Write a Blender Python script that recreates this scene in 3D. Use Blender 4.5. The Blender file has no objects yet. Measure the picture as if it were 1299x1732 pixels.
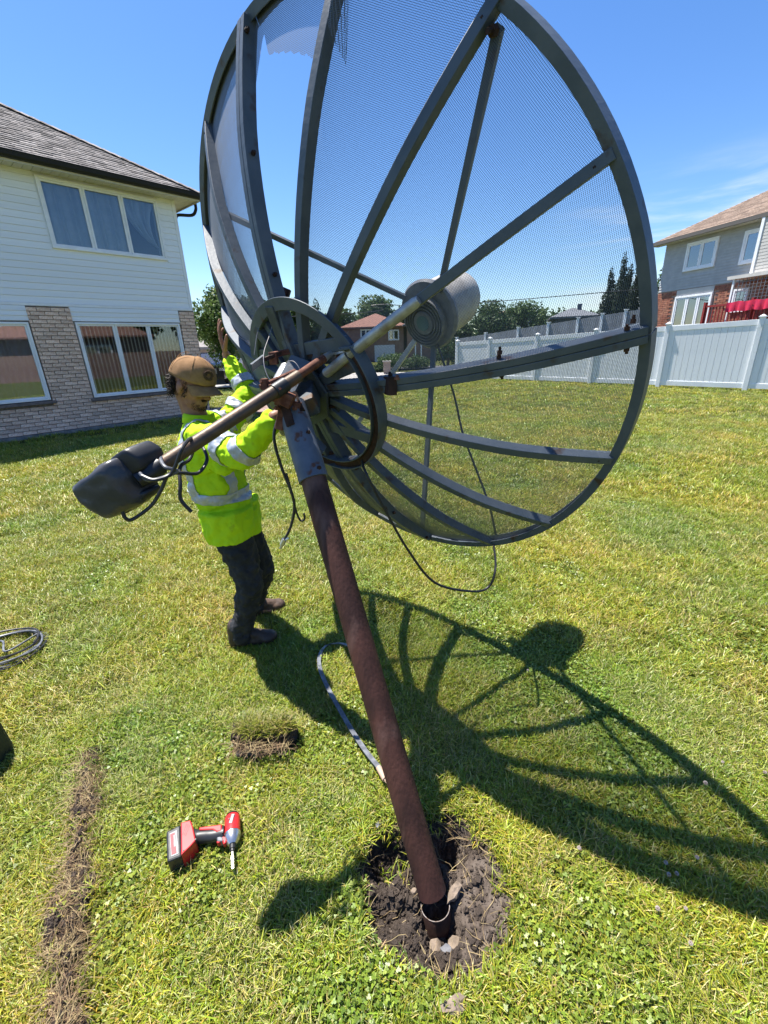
import bpy, bmesh, math, random
import numpy as np
from mathutils import Vector, Matrix, noise
random.seed(7); rng = np.random.default_rng(11)
PI = math.pi
scene = bpy.context.scene
COL = scene.collection
# ---------------------------------------------------------------- camera
cam_d = bpy.data.cameras.new('camera'); cam = bpy.data.objects.new('camera', cam_d); COL.objects.link(cam)
cam_d.sensor_fit = 'VERTICAL'; cam_d.sensor_height = 24.0; cam_d.lens = 735/1732*24.0
cam_d.clip_start = 0.02; cam_d.clip_end = 2000
R3 = Matrix(((0.99936682, 0.03558037, 0.0), (-0.01269031, 0.35644031, -0.93423191), (-0.03324031, 0.93364037, 0.35666615)))
cam.matrix_world = Matrix.Translation((0, 0, 1.6)) @ R3.to_4x4()
scene.camera = cam
# ---------------------------------------------------------------- daylight
SUN_DIR = Vector((-0.300, 0.252, 0.95)).normalized()       # towards the sun
elev = math.asin(SUN_DIR.z); az = math.atan2(SUN_DIR.x, SUN_DIR.y)
world = bpy.data.worlds.new("World"); scene.world = world; world.use_nodes = True
nt = world.node_tree; nt.nodes.clear()
wo = nt.nodes.new('ShaderNodeOutputWorld'); bg = nt.nodes.new('ShaderNodeBackground')
sky = nt.nodes.new('ShaderNodeTexSky'); sky.sky_type = 'NISHITA'; sky.sun_disc = False
sky.sun_elevation = elev; sky.sun_rotation = az
sky.air_density = 1.0; sky.dust_density = 0.3; sky.ozone_density = 3.0; sky.altitude = 200
bg.inputs['Strength'].default_value = 0.086
# thin cirrus: stretched noise on the sky's direction, thickest low in the north-east
tc = nt.nodes.new('ShaderNodeTexCoord'); mp = nt.nodes.new('ShaderNodeMapping'); mp.inputs['Rotation'].default_value = (0.25, 0.42, 0.5)
mp.inputs['Scale'].default_value = (1.5, 2.2, 13.0)
nz = nt.nodes.new('ShaderNodeTexNoise'); nz.inputs['Scale'].default_value = 1.6; nz.inputs['Detail'].default_value = 7; nz.inputs['Roughness'].default_value = .55; nz.inputs['Distortion'].default_value = .35
rp = nt.nodes.new('ShaderNodeMapRange'); rp.inputs[1].default_value = .42; rp.inputs[2].default_value = .70; rp.interpolation_type = 'SMOOTHSTEP'
dotn = nt.nodes.new('ShaderNodeVectorMath'); dotn.operation = 'DOT_PRODUCT'; dotn.inputs[1].default_value = Vector((.66, .74, .16)).normalized()
mk = nt.nodes.new('ShaderNodeMapRange'); mk.inputs[1].default_value = .915; mk.inputs[2].default_value = .985; mk.interpolation_type = 'SMOOTHSTEP'
mul = nt.nodes.new('ShaderNodeMath'); mul.operation = 'MULTIPLY'; mul2 = nt.nodes.new('ShaderNodeMath'); mul2.operation = 'MULTIPLY'; mul2.inputs[1].default_value = .85
mix = nt.nodes.new('ShaderNodeMixRGB'); mix.inputs[2].default_value = (5.6, 5.9, 6.2, 1)
sat = nt.nodes.new('ShaderNodeHueSaturation'); sat.inputs['Saturation'].default_value = 1.24; sat.inputs['Hue'].default_value = .507; sat.inputs['Value'].default_value = 1.06
L = nt.links.new
L(tc.outputs['Generated'], mp.inputs[0]); L(mp.outputs[0], nz.inputs['Vector']); L(nz.outputs[0], rp.inputs[0])
L(tc.outputs['Generated'], dotn.inputs[0]); L(dotn.outputs['Value'], mk.inputs[0]); L(rp.outputs[0], mul.inputs[0]); L(mk.outputs[0], mul.inputs[1])
sz = nt.nodes.new('ShaderNodeSeparateXYZ'); L(tc.outputs['Generated'], sz.inputs[0]); zr = nt.nodes.new('ShaderNodeMapRange'); zr.inputs[1].default_value = .285; zr.inputs[2].default_value = .17; zr.interpolation_type = 'SMOOTHSTEP'; L(sz.outputs[2], zr.inputs[0])
mulz = nt.nodes.new('ShaderNodeMath'); mulz.operation = 'MULTIPLY'; L(mul.outputs[0], mulz.inputs[0]); L(zr.outputs[0], mulz.inputs[1]); L(mulz.outputs[0], mul2.inputs[0]); L(mul2.outputs[0], mix.inputs[0]); L(sky.outputs[0], sat.inputs['Color']); L(sat.outputs[0], mix.inputs[1]); L(mix.outputs[0], bg.inputs[0]); L(bg.outputs[0], wo.inputs[0])
sun_l = bpy.data.lights.new('sun', 'SUN'); sun_l.energy = 5.0; sun_l.angle = math.radians(.55); sun_l.color = (1, .955, .88)
sun = bpy.data.objects.new('sun', sun_l); COL.objects.link(sun); sun.location = (-20, 16, 60)
sun.rotation_euler = (-SUN_DIR).to_track_quat('-Z', 'Y').to_euler()
vs = scene.view_settings; vs.view_transform = 'Standard'; vs.look = 'None'; vs.exposure = 1.22; vs.gamma = 1; vs.use_curve_mapping = False
scene.render.engine = 'CYCLES'
scene.cycles.transparent_max_bounces = 24; scene.cycles.max_bounces = 8
# ---------------------------------------------------------------- materials
def mat(name, col, rough=.7, metal=0., col2=None, nscale=8., ndet=4., bump=0., bscale=None, spec=.4, thr=(.4, .6), coord='Object', stretch=None, rand=0., island=0., alpha=None, third=None, trans=None):
    """procedural Principled: base colour mixed to col2 by noise, optional per object / per island value jitter, bump"""
    m = bpy.data.materials.new(name); m.use_nodes = True; t = m.node_tree; N = t.nodes; P = N['Principled BSDF']; K = t.links.new
    P.inputs['Roughness'].default_value = rough; P.inputs['Metallic'].default_value = metal; P.inputs['Specular IOR Level'].default_value = spec
    P.inputs['Base Color'].default_value = (*col, 1)
    tcn = N.new('ShaderNodeTexCoord'); src = tcn.outputs[coord]
    if stretch:
        mpn = N.new('ShaderNodeMapping'); mpn.inputs['Scale'].default_value = stretch; K(src, mpn.inputs[0]); src = mpn.outputs[0]
    cur = None
    if col2 is not None:
        n = N.new('ShaderNodeTexNoise'); n.inputs['Scale'].default_value = nscale; n.inputs['Detail'].default_value = ndet; n.inputs['Roughness'].default_value = .6; K(src, n.inputs['Vector'])
        r = N.new('ShaderNodeMapRange'); r.inputs[1].default_value = thr[0]; r.inputs[2].default_value = thr[1]; K(n.outputs[0], r.inputs[0])
        mx = N.new('ShaderNodeMixRGB'); mx.inputs[1].default_value = (*col, 1); mx.inputs[2].default_value = (*col2, 1); K(r.outputs[0], mx.inputs[0]); cur = mx.outputs[0]
        if third:
            n3 = N.new('ShaderNodeTexNoise'); n3.inputs['Scale'].default_value = third[1]; n3.inputs['Detail'].default_value = 5; K(src, n3.inputs['Vector'])
            r3 = N.new('ShaderNodeMapRange'); r3.inputs[1].default_value = third[2]; r3.inputs[2].default_value = third[3]; K(n3.outputs[0], r3.inputs[0])
            m3 = N.new('ShaderNodeMixRGB'); m3.inputs[2].default_value = (*third[0], 1); K(r3.outputs[0], m3.inputs[0]); K(cur, m3.inputs[1]); cur = m3.outputs[0]
    if rand or island:
        h = N.new('ShaderNodeHueSaturation'); 
        if rand: o = N.new('ShaderNodeObjectInfo'); rv = o.outputs['Random']; amt = rand
        else: o = N.new('ShaderNodeNewGeometry'); rv = o.outputs['Random Per Island']; amt = island
        r = N.new('ShaderNodeMapRange'); r.inputs[3].default_value = 1-amt; r.inputs[4].default_value = 1+amt; K(rv, r.inputs[0]); K(r.outputs[0], h.inputs['Value'])
        if cur is not None: K(cur, h.inputs['Color'])
        else: h.inputs['Color'].default_value = (*col, 1)
        cur = h.outputs[0]
    if cur is not None: K(cur, P.inputs['Base Color'])
    if bump:
        n = N.new('ShaderNodeTexNoise'); n.inputs['Scale'].default_value = bscale or nscale*3; n.inputs['Detail'].default_value = 5; K(src, n.inputs['Vector'])
        b = N.new('ShaderNodeBump'); b.inputs['Strength'].default_value = 1; b.inputs['Distance'].default_value = bump; K(n.outputs[0], b.inputs['Height']); K(b.outputs[0], P.inputs['Normal'])
    if trans:
        d = N.new('ShaderNodeBsdfTranslucent'); mxs = N.new('ShaderNodeMixShader'); mxs.inputs[0].default_value = trans
        if cur is not None: K(cur, d.inputs[0])
        else: d.inputs[0].default_value = (*col, 1)
        K(P.outputs[0], mxs.inputs[1]); K(d.outputs[0], mxs.inputs[2]); K(mxs.outputs[0], N['Material Output'].inputs[0])
    return m
M = {}
M['steel'] = mat('grey_painted_steel', (.066, .086, .110), .45, 0, (.088, .108, .132), 9, 5, .0008, 60, .35, third=((.06, .04, .03), 14, .62, .72))
M['steel_hub'] = mat('weathered_hub_paint', (.036, .047, .058), .5, 0, (.065, .08, .095), 14, 5, .001, 60, .4, third=((.09, .05, .03), 9, .60, .68))
M['cap_paint'] = mat('chipped_cap_paint', (.085, .105, .14), .5, 0, (.12, .14, .18), 9, 5, .0008, 60, .4, third=((.10, .04, .02), 16, .66, .72))
M['rust'] = mat('rust', (.10, .038, .025), .8, 0, (.20, .09, .06), 26, 6, .0015, 90, .2)
M['rustdark'] = mat('dark_rust', (.026, .014, .011), .75, 0, (.055, .026, .019), 22, 6, .0015, 90, .3)
M['mast'] = mat('mast_rust_paint', (.090, .036, .027), .7, 0, (.040, .017, .014), 9, 8, .0016, 120, .28, thr=(.40, .60), stretch=(1, 1, .22), third=((.17, .098, .08), 11, .56, .80))
M['arm'] = mat('weathered_arm_tube', (.13, .09, .062), .5, .35, (.085, .06, .045), 18, 6, .0006, 120, .4, third=((.20, .085, .05), 8, .56, .68))
M['zinc'] = mat('galvanised_tube', (.42, .42, .41), .42, .4, (.30, .29, .27), 16, 6, .0006, 80, .5, third=((.16, .10, .065), 9, .60, .74))
M['zinc_and_sunlit'] = mat('zinc_and_sunlit_strut', (.62, .63, .65), .35, .5, (.4, .4, .42), 20, 5, .0006, 70, .5)
M['black'] = mat('black_plastic', (.016, .017, .02), .42, 0, (.026, .027, .03), 12, 4, .0006, 40, .45)
M['boot_plastic'] = mat('weathered_black_plastic', (.040, .041, .046), .32, 0, (.075, .075, .08), 6, 6, .004, 9, .5)
M['cable'] = mat('black_cable', (.018, .018, .02), .45, 0, spec=.5)
M['cable_grey'] = mat('grey_cable', (.16, .17, .19), .4, 0, (.08, .085, .1), 30, spec=.5)
M['wire'] = mat('steel_wire', (.32, .30, .29), .4, .8)
M['lnb'] = mat('white_weathered_dome', (.50, .48, .45), .6, 0, (.32, .30, .28), 7, 6, .0006, 60)
M['lnb_grey'] = mat('grey_feed_casting', (.20, .205, .22), .5, .2, (.14, .145, .16), 20, 4)
M['feed_reflection'] = mat('feed_mouth', (.12, .22, .28), .2, .5)  # reflection in the horn's mouth is put into this blue colour
M['skin'] = mat('skin', (.34, .17, .105), .5, 0, (.28, .13, .08), 30, 5, .0005, 220, .35)
M['hair'] = mat('dark_curly_hair', (.022, .014, .010), .6, 0, spec=.3)
M['cap'] = mat('tan_canvas_cap', (.30, .175, .088), .9, 0, (.25, .145, .07), 40, 5, .0006, 900, .15)
M['capdark'] = mat('dark_brown_embroidery', (.085, .048, .026), .9)
M['jacket'] = mat('fluorescent_yellow_fabric', (.58, .88, .015), .75, 0, (.48, .80, .012), 7, 4, .004, 22, .25, trans=.12, third=((.20, .26, .03), 9, .68, .80))
M['reflect'] = mat('silver_reflective_tape', (.50, .53, .58), .42, .25, (.42, .45, .5), 40, 4, .001, 60, .6)
M['trouser'] = mat('charcoal_work_cloth', (.022, .024, .028), .8, 0, (.035, .037, .042), 12, 5, .004, 26, .25)
M['bootbrown'] = mat('brown_boot_leather', (.10, .062, .042), .65, 0, (.055, .035, .025), 18, 5, .0015, 60)
M['bootdark'] = mat('dark_boot_leather', (.035, .024, .018), .55, 0, (.06, .04, .03), 18, 5, .0015, 60)
M['rubber'] = mat('black_rubber', (.014, .013, .012), .8)
M['red'] = mat('red_tool_plastic', (.52, .018, .022), .38, 0, (.44, .02, .022), 30, spec=.5)
M['label'] = mat('grey_label', (.30, .30, .31), .5, 0, (.2, .2, .2), 60)
M['labelred'] = mat('red_print', (.5, .03, .04), .5)
M['silver'] = mat('bare_silver', (.6, .6, .6), .28, .9)
M['white'] = mat('white_vinyl', (.84, .86, .88), .5, 0, (.78, .80, .82), 1.6, 6, spec=.35, third=((.66, .68, .64), 5, .60, .85))
M['siding'] = mat('white_vinyl_siding', (.84, .86, .88), .55, 0, (.80, .82, .84), 2.2, 4, spec=.35, rand=.03, bump=.0006, bscale=30)
M['trim'] = mat('white_trim', (.84, .85, .87), .5, 0, (.78, .79, .81), 4, 4, rand=.02)
M['mortar'] = mat('grey_mortar', (.26, .235, .22), .95, 0, (.17, .15, .14), 18, 5, .002, 90)
def brickmat(name, a, b, c, **k): 
    m = mat(name, a, .92, 0, b, 2.2, 6, .0025, 70, .15, thr=(.47, .74), third=(c, 7, .50, .66), **k); return m
M['brick'] = brickmat('whitewashed_pink_brick', (.72, .51, .40), (.47, .255, .18), (.86, .73, .62), rand=.20)
M['brick_s'] = brickmat('whitewashed_pink_brick_joined', (.72, .51, .40), (.47, .255, .18), (.86, .73, .62), island=.20)
M['sill'] = mat('dark_sill_brick', (.14, .115, .105), .9, 0, (.2, .16, .15), 14)
M['stonebase'] = mat('rough_concrete_base', (.16, .15, .145), .95, 0, (.28, .265, .25), 9, 6, .012, 26)
M['blackmetal'] = mat('black_gutter', (.012, .013, .014), .5, 0, spec=.3)
M['soffit'] = mat('cream_soffit', (.62, .60, .54), .6, 0, (.56, .54, .49), 3, rand=.04)
M['shingle'] = mat('grey_brown_shingle', (.235, .22, .21), .95, 0, (.15, .138, .132), 5, 6, .002, 240, .15, third=((.36, .32, .295), 24, .5, .7), island=.30)
M['shingle2'] = mat('tan_shingle', (.27, .20, .155), .95, 0, (.21, .155, .125), 4, 6, .002, 120, .15, third=((.34, .27, .22), 22, .5, .7), island=.25)
M['shingle3'] = mat('red_shingle', (.25, .135, .105), .95, 0, (.19, .105, .082), 4, 6, .002, 60, .15, island=.2)
M['shingle4'] = mat('blue_grey_shingle', (.17, .18, .2), .95, 0, (.12, .13, .145), 4, 6, .002, 60, .15)
M['bluewall'] = mat('slate_blue_siding', (.075, .10, .14), .7, 0, (.06, .08, .115), 4)
M['greysiding'] = mat('grey_siding', (.44, .44, .43), .7, 0, (.39, .39, .385), 3)
M['beigesiding'] = mat('light_beige_siding', (.55, .53, .49), .7, 0, (.5, .48, .45), 3)
M['redbrick'] = mat('red_brick', (.30, .115, .075), .92, 0, (.38, .18, .12), 3, 6, .0025, 40, .15, third=((.22, .10, .08), 9, .5, .65), island=.2)
M['mortar2'] = mat('tan_mortar', (.33, .22, .17), .95)
M['tanbrick'] = mat('brown_brick_wall', (.23, .135, .105), .92, 0, (.29, .185, .145), 3, 6)
M['interior'] = mat('dim_room', (.13, .125, .12), .9)
M['curtain'] = mat('sheer_curtain', (.62, .64, .68), .85, 0, (.54, .57, .62), 4, trans=.35)
M['blind'] = mat('blind_slat_fabric', (.86, .82, .76), .8, 0, (.74, .70, .64), 6, trans=.3)
M['cutsteel'] = mat('cut_steel_edge', (.26, .24, .23), .45, .5, (.12, .08, .06), 60)
M['deckred'] = mat('red_stained_wood', (.28, .03, .028), .7, 0, (.2, .022, .02), 20)
M['redcloth'] = mat('red_cloth', (.62, .02, .06), .8, 0, (.5, .02, .08), 9)
M['bark'] = mat('bark', (.10, .075, .055), .95, 0, (.16, .125, .1), 12, 5, .01, 20)
def leafm(n, a, b): return mat(n, a, .6, 0, b, .9, 3, spec=.3, island=.38, trans=.3, coord='Object')
M['leaf1'] = leafm('maple_leaf', (.058, .11, .028), (.09, .145, .036))
M['leaf2'] = leafm('dark_leaf', (.042, .078, .026), (.068, .112, .038))
M['leaf3'] = leafm('yellow_green_leaf', (.085, .14, .035), (.12, .18, .045))
M['leaf4'] = leafm('cypress_leaf', (.018, .036, .018), (.03, .052, .024))
M['leaf5'] = leafm('maroon_leaf', (.06, .022, .028), (.08, .03, .03))
M['concrete'] = mat('pale_concrete', (.46, .43, .39), .9, 0, (.39, .365, .33), 1.2, 6)
M['mulch'] = mat('brown_mulch', (.19, .12, .095), .95, 0, (.30, .215, .18), 9, 6, .02, 30)
M['asphalt'] = mat('asphalt', (.06, .06, .062), .9, 0, (.08, .08, .08), 3)
M['carpaint'] = mat('black_car_paint', (.012, .014, .018), .15, .2, spec=.7)
M['chrome'] = mat('chrome', (.6, .62, .64), .15, 1)
M['headlight'] = mat('headlight_lens', (.7, .74, .78), .1, .3)
M['garagedoor'] = mat('white_garage_door', (.66, .67, .69), .6, 0, (.6, .61, .63), 3)
M['garagewall'] = mat('tan_brick_garage', (.36, .29, .25), .9, 0, (.28, .22, .19), 4)
M['boxgreen'] = mat('dark_green_box', (.012, .022, .017), .6, 0, (.02, .032, .024), 8)
M['soil'] = mat('dark_soil', (.085, .064, .052), .95, 0, (.16, .125, .10), 22, 6, .006, 60, .15, third=((.24, .20, .165), 40, .6, .75))
M['soil_shade'] = mat('shade_dark_soil', (.040, .029, .023), .95, 0, (.075, .056, .045), 22, 6, .008, 50, .1)  # shade on the sod clump's near face is put into this dark colour
M['straw'] = mat('dry_straw', (.42, .33, .17), .8, 0, (.30, .21, .11), 20, island=.3, trans=.2)
M['rootlet'] = mat('brown_rootlet', (.22, .145, .085), .85, 0, (.14, .085, .05), 20, island=.35)
M['stone'] = mat('tan_stone', (.24, .185, .14), .85, 0, (.15, .115, .085), 30, 5, .002, 90)
M['stonegrey'] = mat('grey_stone', (.17, .17, .18), .8, 0, (.12, .12, .13), 30, 5, .002, 90)
M['petal'] = mat('clover_petal', (.50, .43, .40), .85, 0, (.34, .27, .22), 90, trans=.1)
M['plasticgrey'] = mat('faded_connector', (.45, .30, .22), .6)
def glass_mat(name, tint, amt):
    m = bpy.data.materials.new(name); m.use_nodes = True; t = m.node_tree; N = t.nodes; N.remove(N['Principled BSDF']); K = t.links.new
    g = N.new('ShaderNodeBsdfGlossy'); g.inputs['Roughness'].default_value = .015; g.inputs[0].default_value = (.9, .95, 1, 1)
    tr = N.new('ShaderNodeBsdfTransparent'); tr.inputs[0].default_value = (*tint, 1); fr = N.new('ShaderNodeFresnel'); fr.inputs[0].default_value = 1.5
    ad = N.new('ShaderNodeMath'); ad.operation = 'ADD'; ad.inputs[1].default_value = amt; ad.use_clamp = True; mx = N.new('ShaderNodeMixShader')
    K(fr.outputs[0], ad.inputs[0]); K(ad.outputs[0], mx.inputs[0]); K(tr.outputs[0], mx.inputs[1]); K(g.outputs[0], mx.inputs[2]); K(mx.outputs[0], N['Material Output'].inputs[0]); return m
M['glass'] = glass_mat('window_glass', (.80, .85, .88), .16)
M['glassdark'] = glass_mat('dark_window_glass', (.35, .42, .48), .18)
M['glassnear'] = glass_mat('reflective_window_glass', (.86, .90, .92), .03)
# ---------------------------------------------------------------- mesh builder
def basis(d, up=(0, 0, 1)):
    d = Vector(d).normalized(); up = Vector(up)
    if abs(d.dot(up.normalized())) > .98: up = Vector((0, 1, 0)) if abs(d.y) < .9 else Vector((1, 0, 0))
    a = up.cross(d).normalized(); b = d.cross(a).normalized(); return a, b, d
class MB:
    def __init__(s): s.v = []; s.f = []; s.uv = None
    def add(s, vs, fs):
        o = len(s.v); s.v += [tuple(p) for p in vs]; s.f += [tuple(i+o for i in f) for f in fs]; return s
    def box(s, c, d, rot=None):
        c = Vector(c); q = []
        for x in (-.5, .5):
            for y in (-.5, .5):
                for z in (-.5, .5):
                    p = Vector((x*d[0], y*d[1], z*d[2])); q.append(c + (rot @ p if rot else p))
        return s.add(q, [(0, 1, 3, 2), (4, 6, 7, 5), (0, 4, 5, 1), (2, 3, 7, 6), (0, 2, 6, 4), (1, 5, 7, 3)])
    def bx(s, x0, x1, y0, y1, z0, z1): return s.box(((x0+x1)/2, (y0+y1)/2, (z0+z1)/2), (abs(x1-x0), abs(y1-y0), abs(z1-z0)))
    def beam(s, p, q, w, h, up=(0, 0, 1)):
        p = Vector(p); q = Vector(q); a, b, d = basis(q-p, up)
        vs = [pp + a*(w/2*i) + b*(h/2*j) for pp in (p, q) for i, j in ((-1, -1), (1, -1), (1, 1), (-1, 1))]
        return s.add(vs, [(0, 3, 2, 1), (4, 5, 6, 7), (0, 1, 5, 4), (1, 2, 6, 5), (2, 3, 7, 6), (3, 0, 4, 7)])
    def sweep(s, pts, frames, prof, closed=False, cap=True):
        """prof: list of (a,b) offsets; frames: list of (a_vec,b_vec)"""
        n = len(prof); vs = []
        for p, (a, b) in zip(pts, frames): vs += [Vector(p) + a*i + b*j for i, j in prof]
        fs = []; m = len(pts)
        for k in range(m if closed else m-1):
            k2 = (k+1) % m
            for i in range(n): fs.append((k*n+i, k*n+(i+1) % n, k2*n+(i+1) % n, k2*n+i))
        if cap and not closed: fs += [tuple(range(n-1, -1, -1)), tuple((m-1)*n+i for i in range(n))]
        return s.add(vs, fs)
    def tube(s, pts, r, seg=10, cap=True):
        pts = [Vector(p) for p in pts]; n = len(pts); fr = []; rr = r if isinstance(r, (list, tuple)) else [r]*n
        a = None
        for i in range(n):
            t = (pts[min(i+1, n-1)] - pts[max(i-1, 0)]).normalized()
            if a is None: a, b, _ = basis(t)
            else:
                a = (a - t*a.dot(t)).normalized(); b = t.cross(a).normalized()
            fr.append((a, b))
        vs = []
        for i, p in enumerate(pts):
            a, b = fr[i]; vs += [p + (a*math.cos(2*PI*k/seg) + b*math.sin(2*PI*k/seg))*rr[i] for k in range(seg)]
        fs = [(k*seg+i, k*seg+(i+1) % seg, (k+1)*seg+(i+1) % seg, (k+1)*seg+i) for k in range(n-1) for i in range(seg)]
        if cap: fs += [tuple(range(seg-1, -1, -1)), tuple((n-1)*seg+i for i in range(seg))]
        return s.add(vs, fs)
    def cyl(s, p, q, r, seg=14, r2=None): return s.tube([p, q], [r, r if r2 is None else r2], seg)
    def lathe(s, p, d, prof, seg=24, closed=False, up=(0, 0, 1)):
        """prof: (distance along d, radius)"""
        a, b, d = basis(d, up); p = Vector(p); vs = []; n = len(prof)
        for h, r in prof: vs += [p + d*h + (a*math.cos(2*PI*k/seg)+b*math.sin(2*PI*k/seg))*max(r, 1e-5) for k in range(seg)]
        fs = [(k*seg+i, k*seg+(i+1) % seg, ((k+1) % n)*seg+(i+1) % seg, ((k+1) % n)*seg+i) for k in range(n if closed else n-1) for i in range(seg)]
        return s.add(vs, fs)
    def ell(s, c, r, rot=None, nu=14, nv=9):
        c = Vector(c); vs = []; fs = []
        for j in range(nv+1):
            ph = PI*j/nv
            for i in range(nu):
                p = Vector((r[0]*math.sin(ph)*math.cos(2*PI*i/nu), r[1]*math.sin(ph)*math.sin(2*PI*i/nu), r[2]*math.cos(ph))) if 0 < j < nv else Vector((0, 0, r[2]*(1 if j == 0 else -1)))
                vs.append(c + (rot @ p if rot else p))
        o = []
        top = vs[0]; bot = vs[-1]; V = [top] + vs[nu:nv*nu] + [bot]; nb = len(V)-1
        for i in range(nu): fs.append((0, 1+i, 1+(i+1) % nu))
        for j in range(nv-2):
            for i in range(nu): fs.append((1+j*nu+i, 1+(j+1)*nu+i, 1+(j+1)*nu+(i+1) % nu, 1+j*nu+(i+1) % nu))
        for i in range(nu): fs.append((nb, 1+(nv-2)*nu+(i+1) % nu, 1+(nv-2)*nu+i))
        return s.add(V, fs)
    def cap(s, p, q, r0, r1, seg=14, half=5):
        """tapered capsule"""
        p = Vector(p); q = Vector(q); d = q-p; l = d.length
        prof = [(-r0*math.cos(PI/2*k/half), r0*math.sin(PI/2*k/half)) for k in range(1, half+1)] + [(l+r1*math.sin(PI/2*k/half), r1*math.cos(PI/2*k/half)) for k in range(half)]
        a, b, d = basis(d); n = len(prof); vs = [p - d*r0]
        for h, r in prof: vs += [p + d*h + (a*math.cos(2*PI*k/seg)+b*math.sin(2*PI*k/seg))*r for k in range(seg)]
        vs.append(q + d*r1); fs = [(0, 1+(i+1) % seg, 1+i) for i in range(seg)]
        fs += [(1+k*seg+i, 1+k*seg+(i+1) % seg, 1+(k+1)*seg+(i+1) % seg, 1+(k+1)*seg+i) for k in range(n-1) for i in range(seg)]
        e = len(vs)-1; fs += [(e, 1+(n-1)*seg+i, 1+(n-1)*seg+(i+1) % seg) for i in range(seg)]
        return s.add(vs, fs)
    def prism(s, poly, z0, z1):
        n = len(poly); vs = [(x, y, z0) for x, y in poly] + [(x, y, z1) for x, y in poly]
        return s.add(vs, [tuple(range(n-1, -1, -1)), tuple(range(n, 2*n))] + [(i, (i+1) % n, n+(i+1) % n, n+i) for i in range(n)])
    def mesh(s, name, smooth=False, ang=40):
        me = bpy.data.meshes.new(name); me.from_pydata(s.v, [], s.f); me.update()
        bm = bmesh.new(); bm.from_mesh(me); bmesh.ops.recalc_face_normals(bm, faces=bm.faces); bm.to_mesh(me); bm.free()
        if smooth:
            me.shade_smooth() if smooth == 'all' else smooth_by_angle(me, ang)
        return me
    def build(s, name, m, parent=None, smooth=False, bevel=0., kind=None, **kw):
        o = bpy.data.objects.new(name, s.mesh(name, smooth)); COL.objects.link(o); o.data.materials.append(M[m] if isinstance(m, str) else m)
        if parent is not None: attach(o, parent)
        if bevel:
            b = o.modifiers.new('bevel', 'BEVEL'); b.width = bevel; b.segments = 2; b.limit_method = 'ANGLE'; b.angle_limit = math.radians(35)
        if kind: o['kind'] = kind
        for k, v in kw.items(): o[k] = v
        return o
def smooth_by_angle(me, ang=40):
    me.shade_smooth(); bm = bmesh.new(); bm.from_mesh(me); c = math.radians(ang)
    for e in bm.edges:
        if len(e.link_faces) == 2 and e.calc_face_angle(0) > c: e.smooth = False
    bm.to_mesh(me); bm.free()
def attach(o, parent):
    o.parent = parent
    if parent.get('_wc'): o.location = -Vector(parent['_wc'])
def thing(name, label, cat, loc=(0, 0, 0), rotz=0, group=None, world_coords=True):
    o = bpy.data.objects.new(name, None); COL.objects.link(o); o.location = loc; o.rotation_euler = (0, 0, rotz); o.empty_display_size = .1
    o['label'] = label; o['category'] = cat
    if group: o['group'] = group
    if world_coords and not rotz: o['_wc'] = list(loc)
    return o
def tag(o, label, cat, group=None):
    o['label'] = label; o['category'] = cat
    if group: o['group'] = group
    return o
def kid(name, me, m, parent, loc, scale=(1, 1, 1), rot=None):
    """a piece sharing mesh data"""
    o = bpy.data.objects.new(name, me); COL.objects.link(o); o.parent = parent; o.location = loc; o.scale = scale
    if rot is not None: o.rotation_euler = rot
    return o
def spline(pts, n=10):
    P = [Vector(p) for p in pts]; P = [P[0]*2-P[1]] + P + [P[-1]*2-P[-2]]; out = []
    for i in range(1, len(P)-2):
        a, b, c, d = P[i-1:i+3]
        for k in range(n):
            t = k/n; out.append(.5*((2*b) + (c-a)*t + (2*a-5*b+4*c-d)*t*t + (3*b-a-3*c+d)*t**3))
    out.append(P[-2]); return out
# ================================================================ ground
def fbm(x, y, s, seed=0):
    """cheap smooth value noise, vectorised"""
    x = np.asarray(x)/s + seed*17.3; y = np.asarray(y)/s + seed*9.1; xi = np.floor(x).astype(np.int64); yi = np.floor(y).astype(np.int64); fx = x-xi; fy = y-yi
    def h(a, b):
        n = (a*374761393 + b*668265263 + seed*1442695041) & 0x7fffffff; n = ((n ^ (n >> 13))*1274126177) & 0x7fffffff; return ((n ^ (n >> 16)) & 0xffff)/65535.
    u = fx*fx*(3-2*fx); w = fy*fy*(3-2*fy)
    return (h(xi, yi)*(1-u)+h(xi+1, yi)*u)*(1-w) + (h(xi, yi+1)*(1-u)+h(xi+1, yi+1)*u)*w
def ss(a, b, x): t = np.clip((x-a)/(b-a), 0, 1); return t*t*(3-2*t)
TR = np.array([(-1.285, 1.36), (-1.20, 1.22), (-1.12, 1.06), (-1.06, .95), (-1.00, .84), (-.95, .72), (-.875, .60), (-.80, .47), (-.75, .36)])
def seg_dist(x, y, P):
    best = np.full(np.shape(x), 9.)
    side = np.zeros(np.shape(x))
    for (ax, ay), (bx_, by_) in zip(P[:-1], P[1:]):
        dx, dy = bx_-ax, by_-ay; t = np.clip(((x-ax)*dx+(y-ay)*dy)/(dx*dx+dy*dy), 0, 1); d = np.hypot(x-ax-t*dx, y-ay-t*dy)
        c = ((x-ax)*dy-(y-ay)*dx); side = np.where(d < best, -np.sign(c), side); best = np.minimum(best, d)
    return best, side
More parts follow.
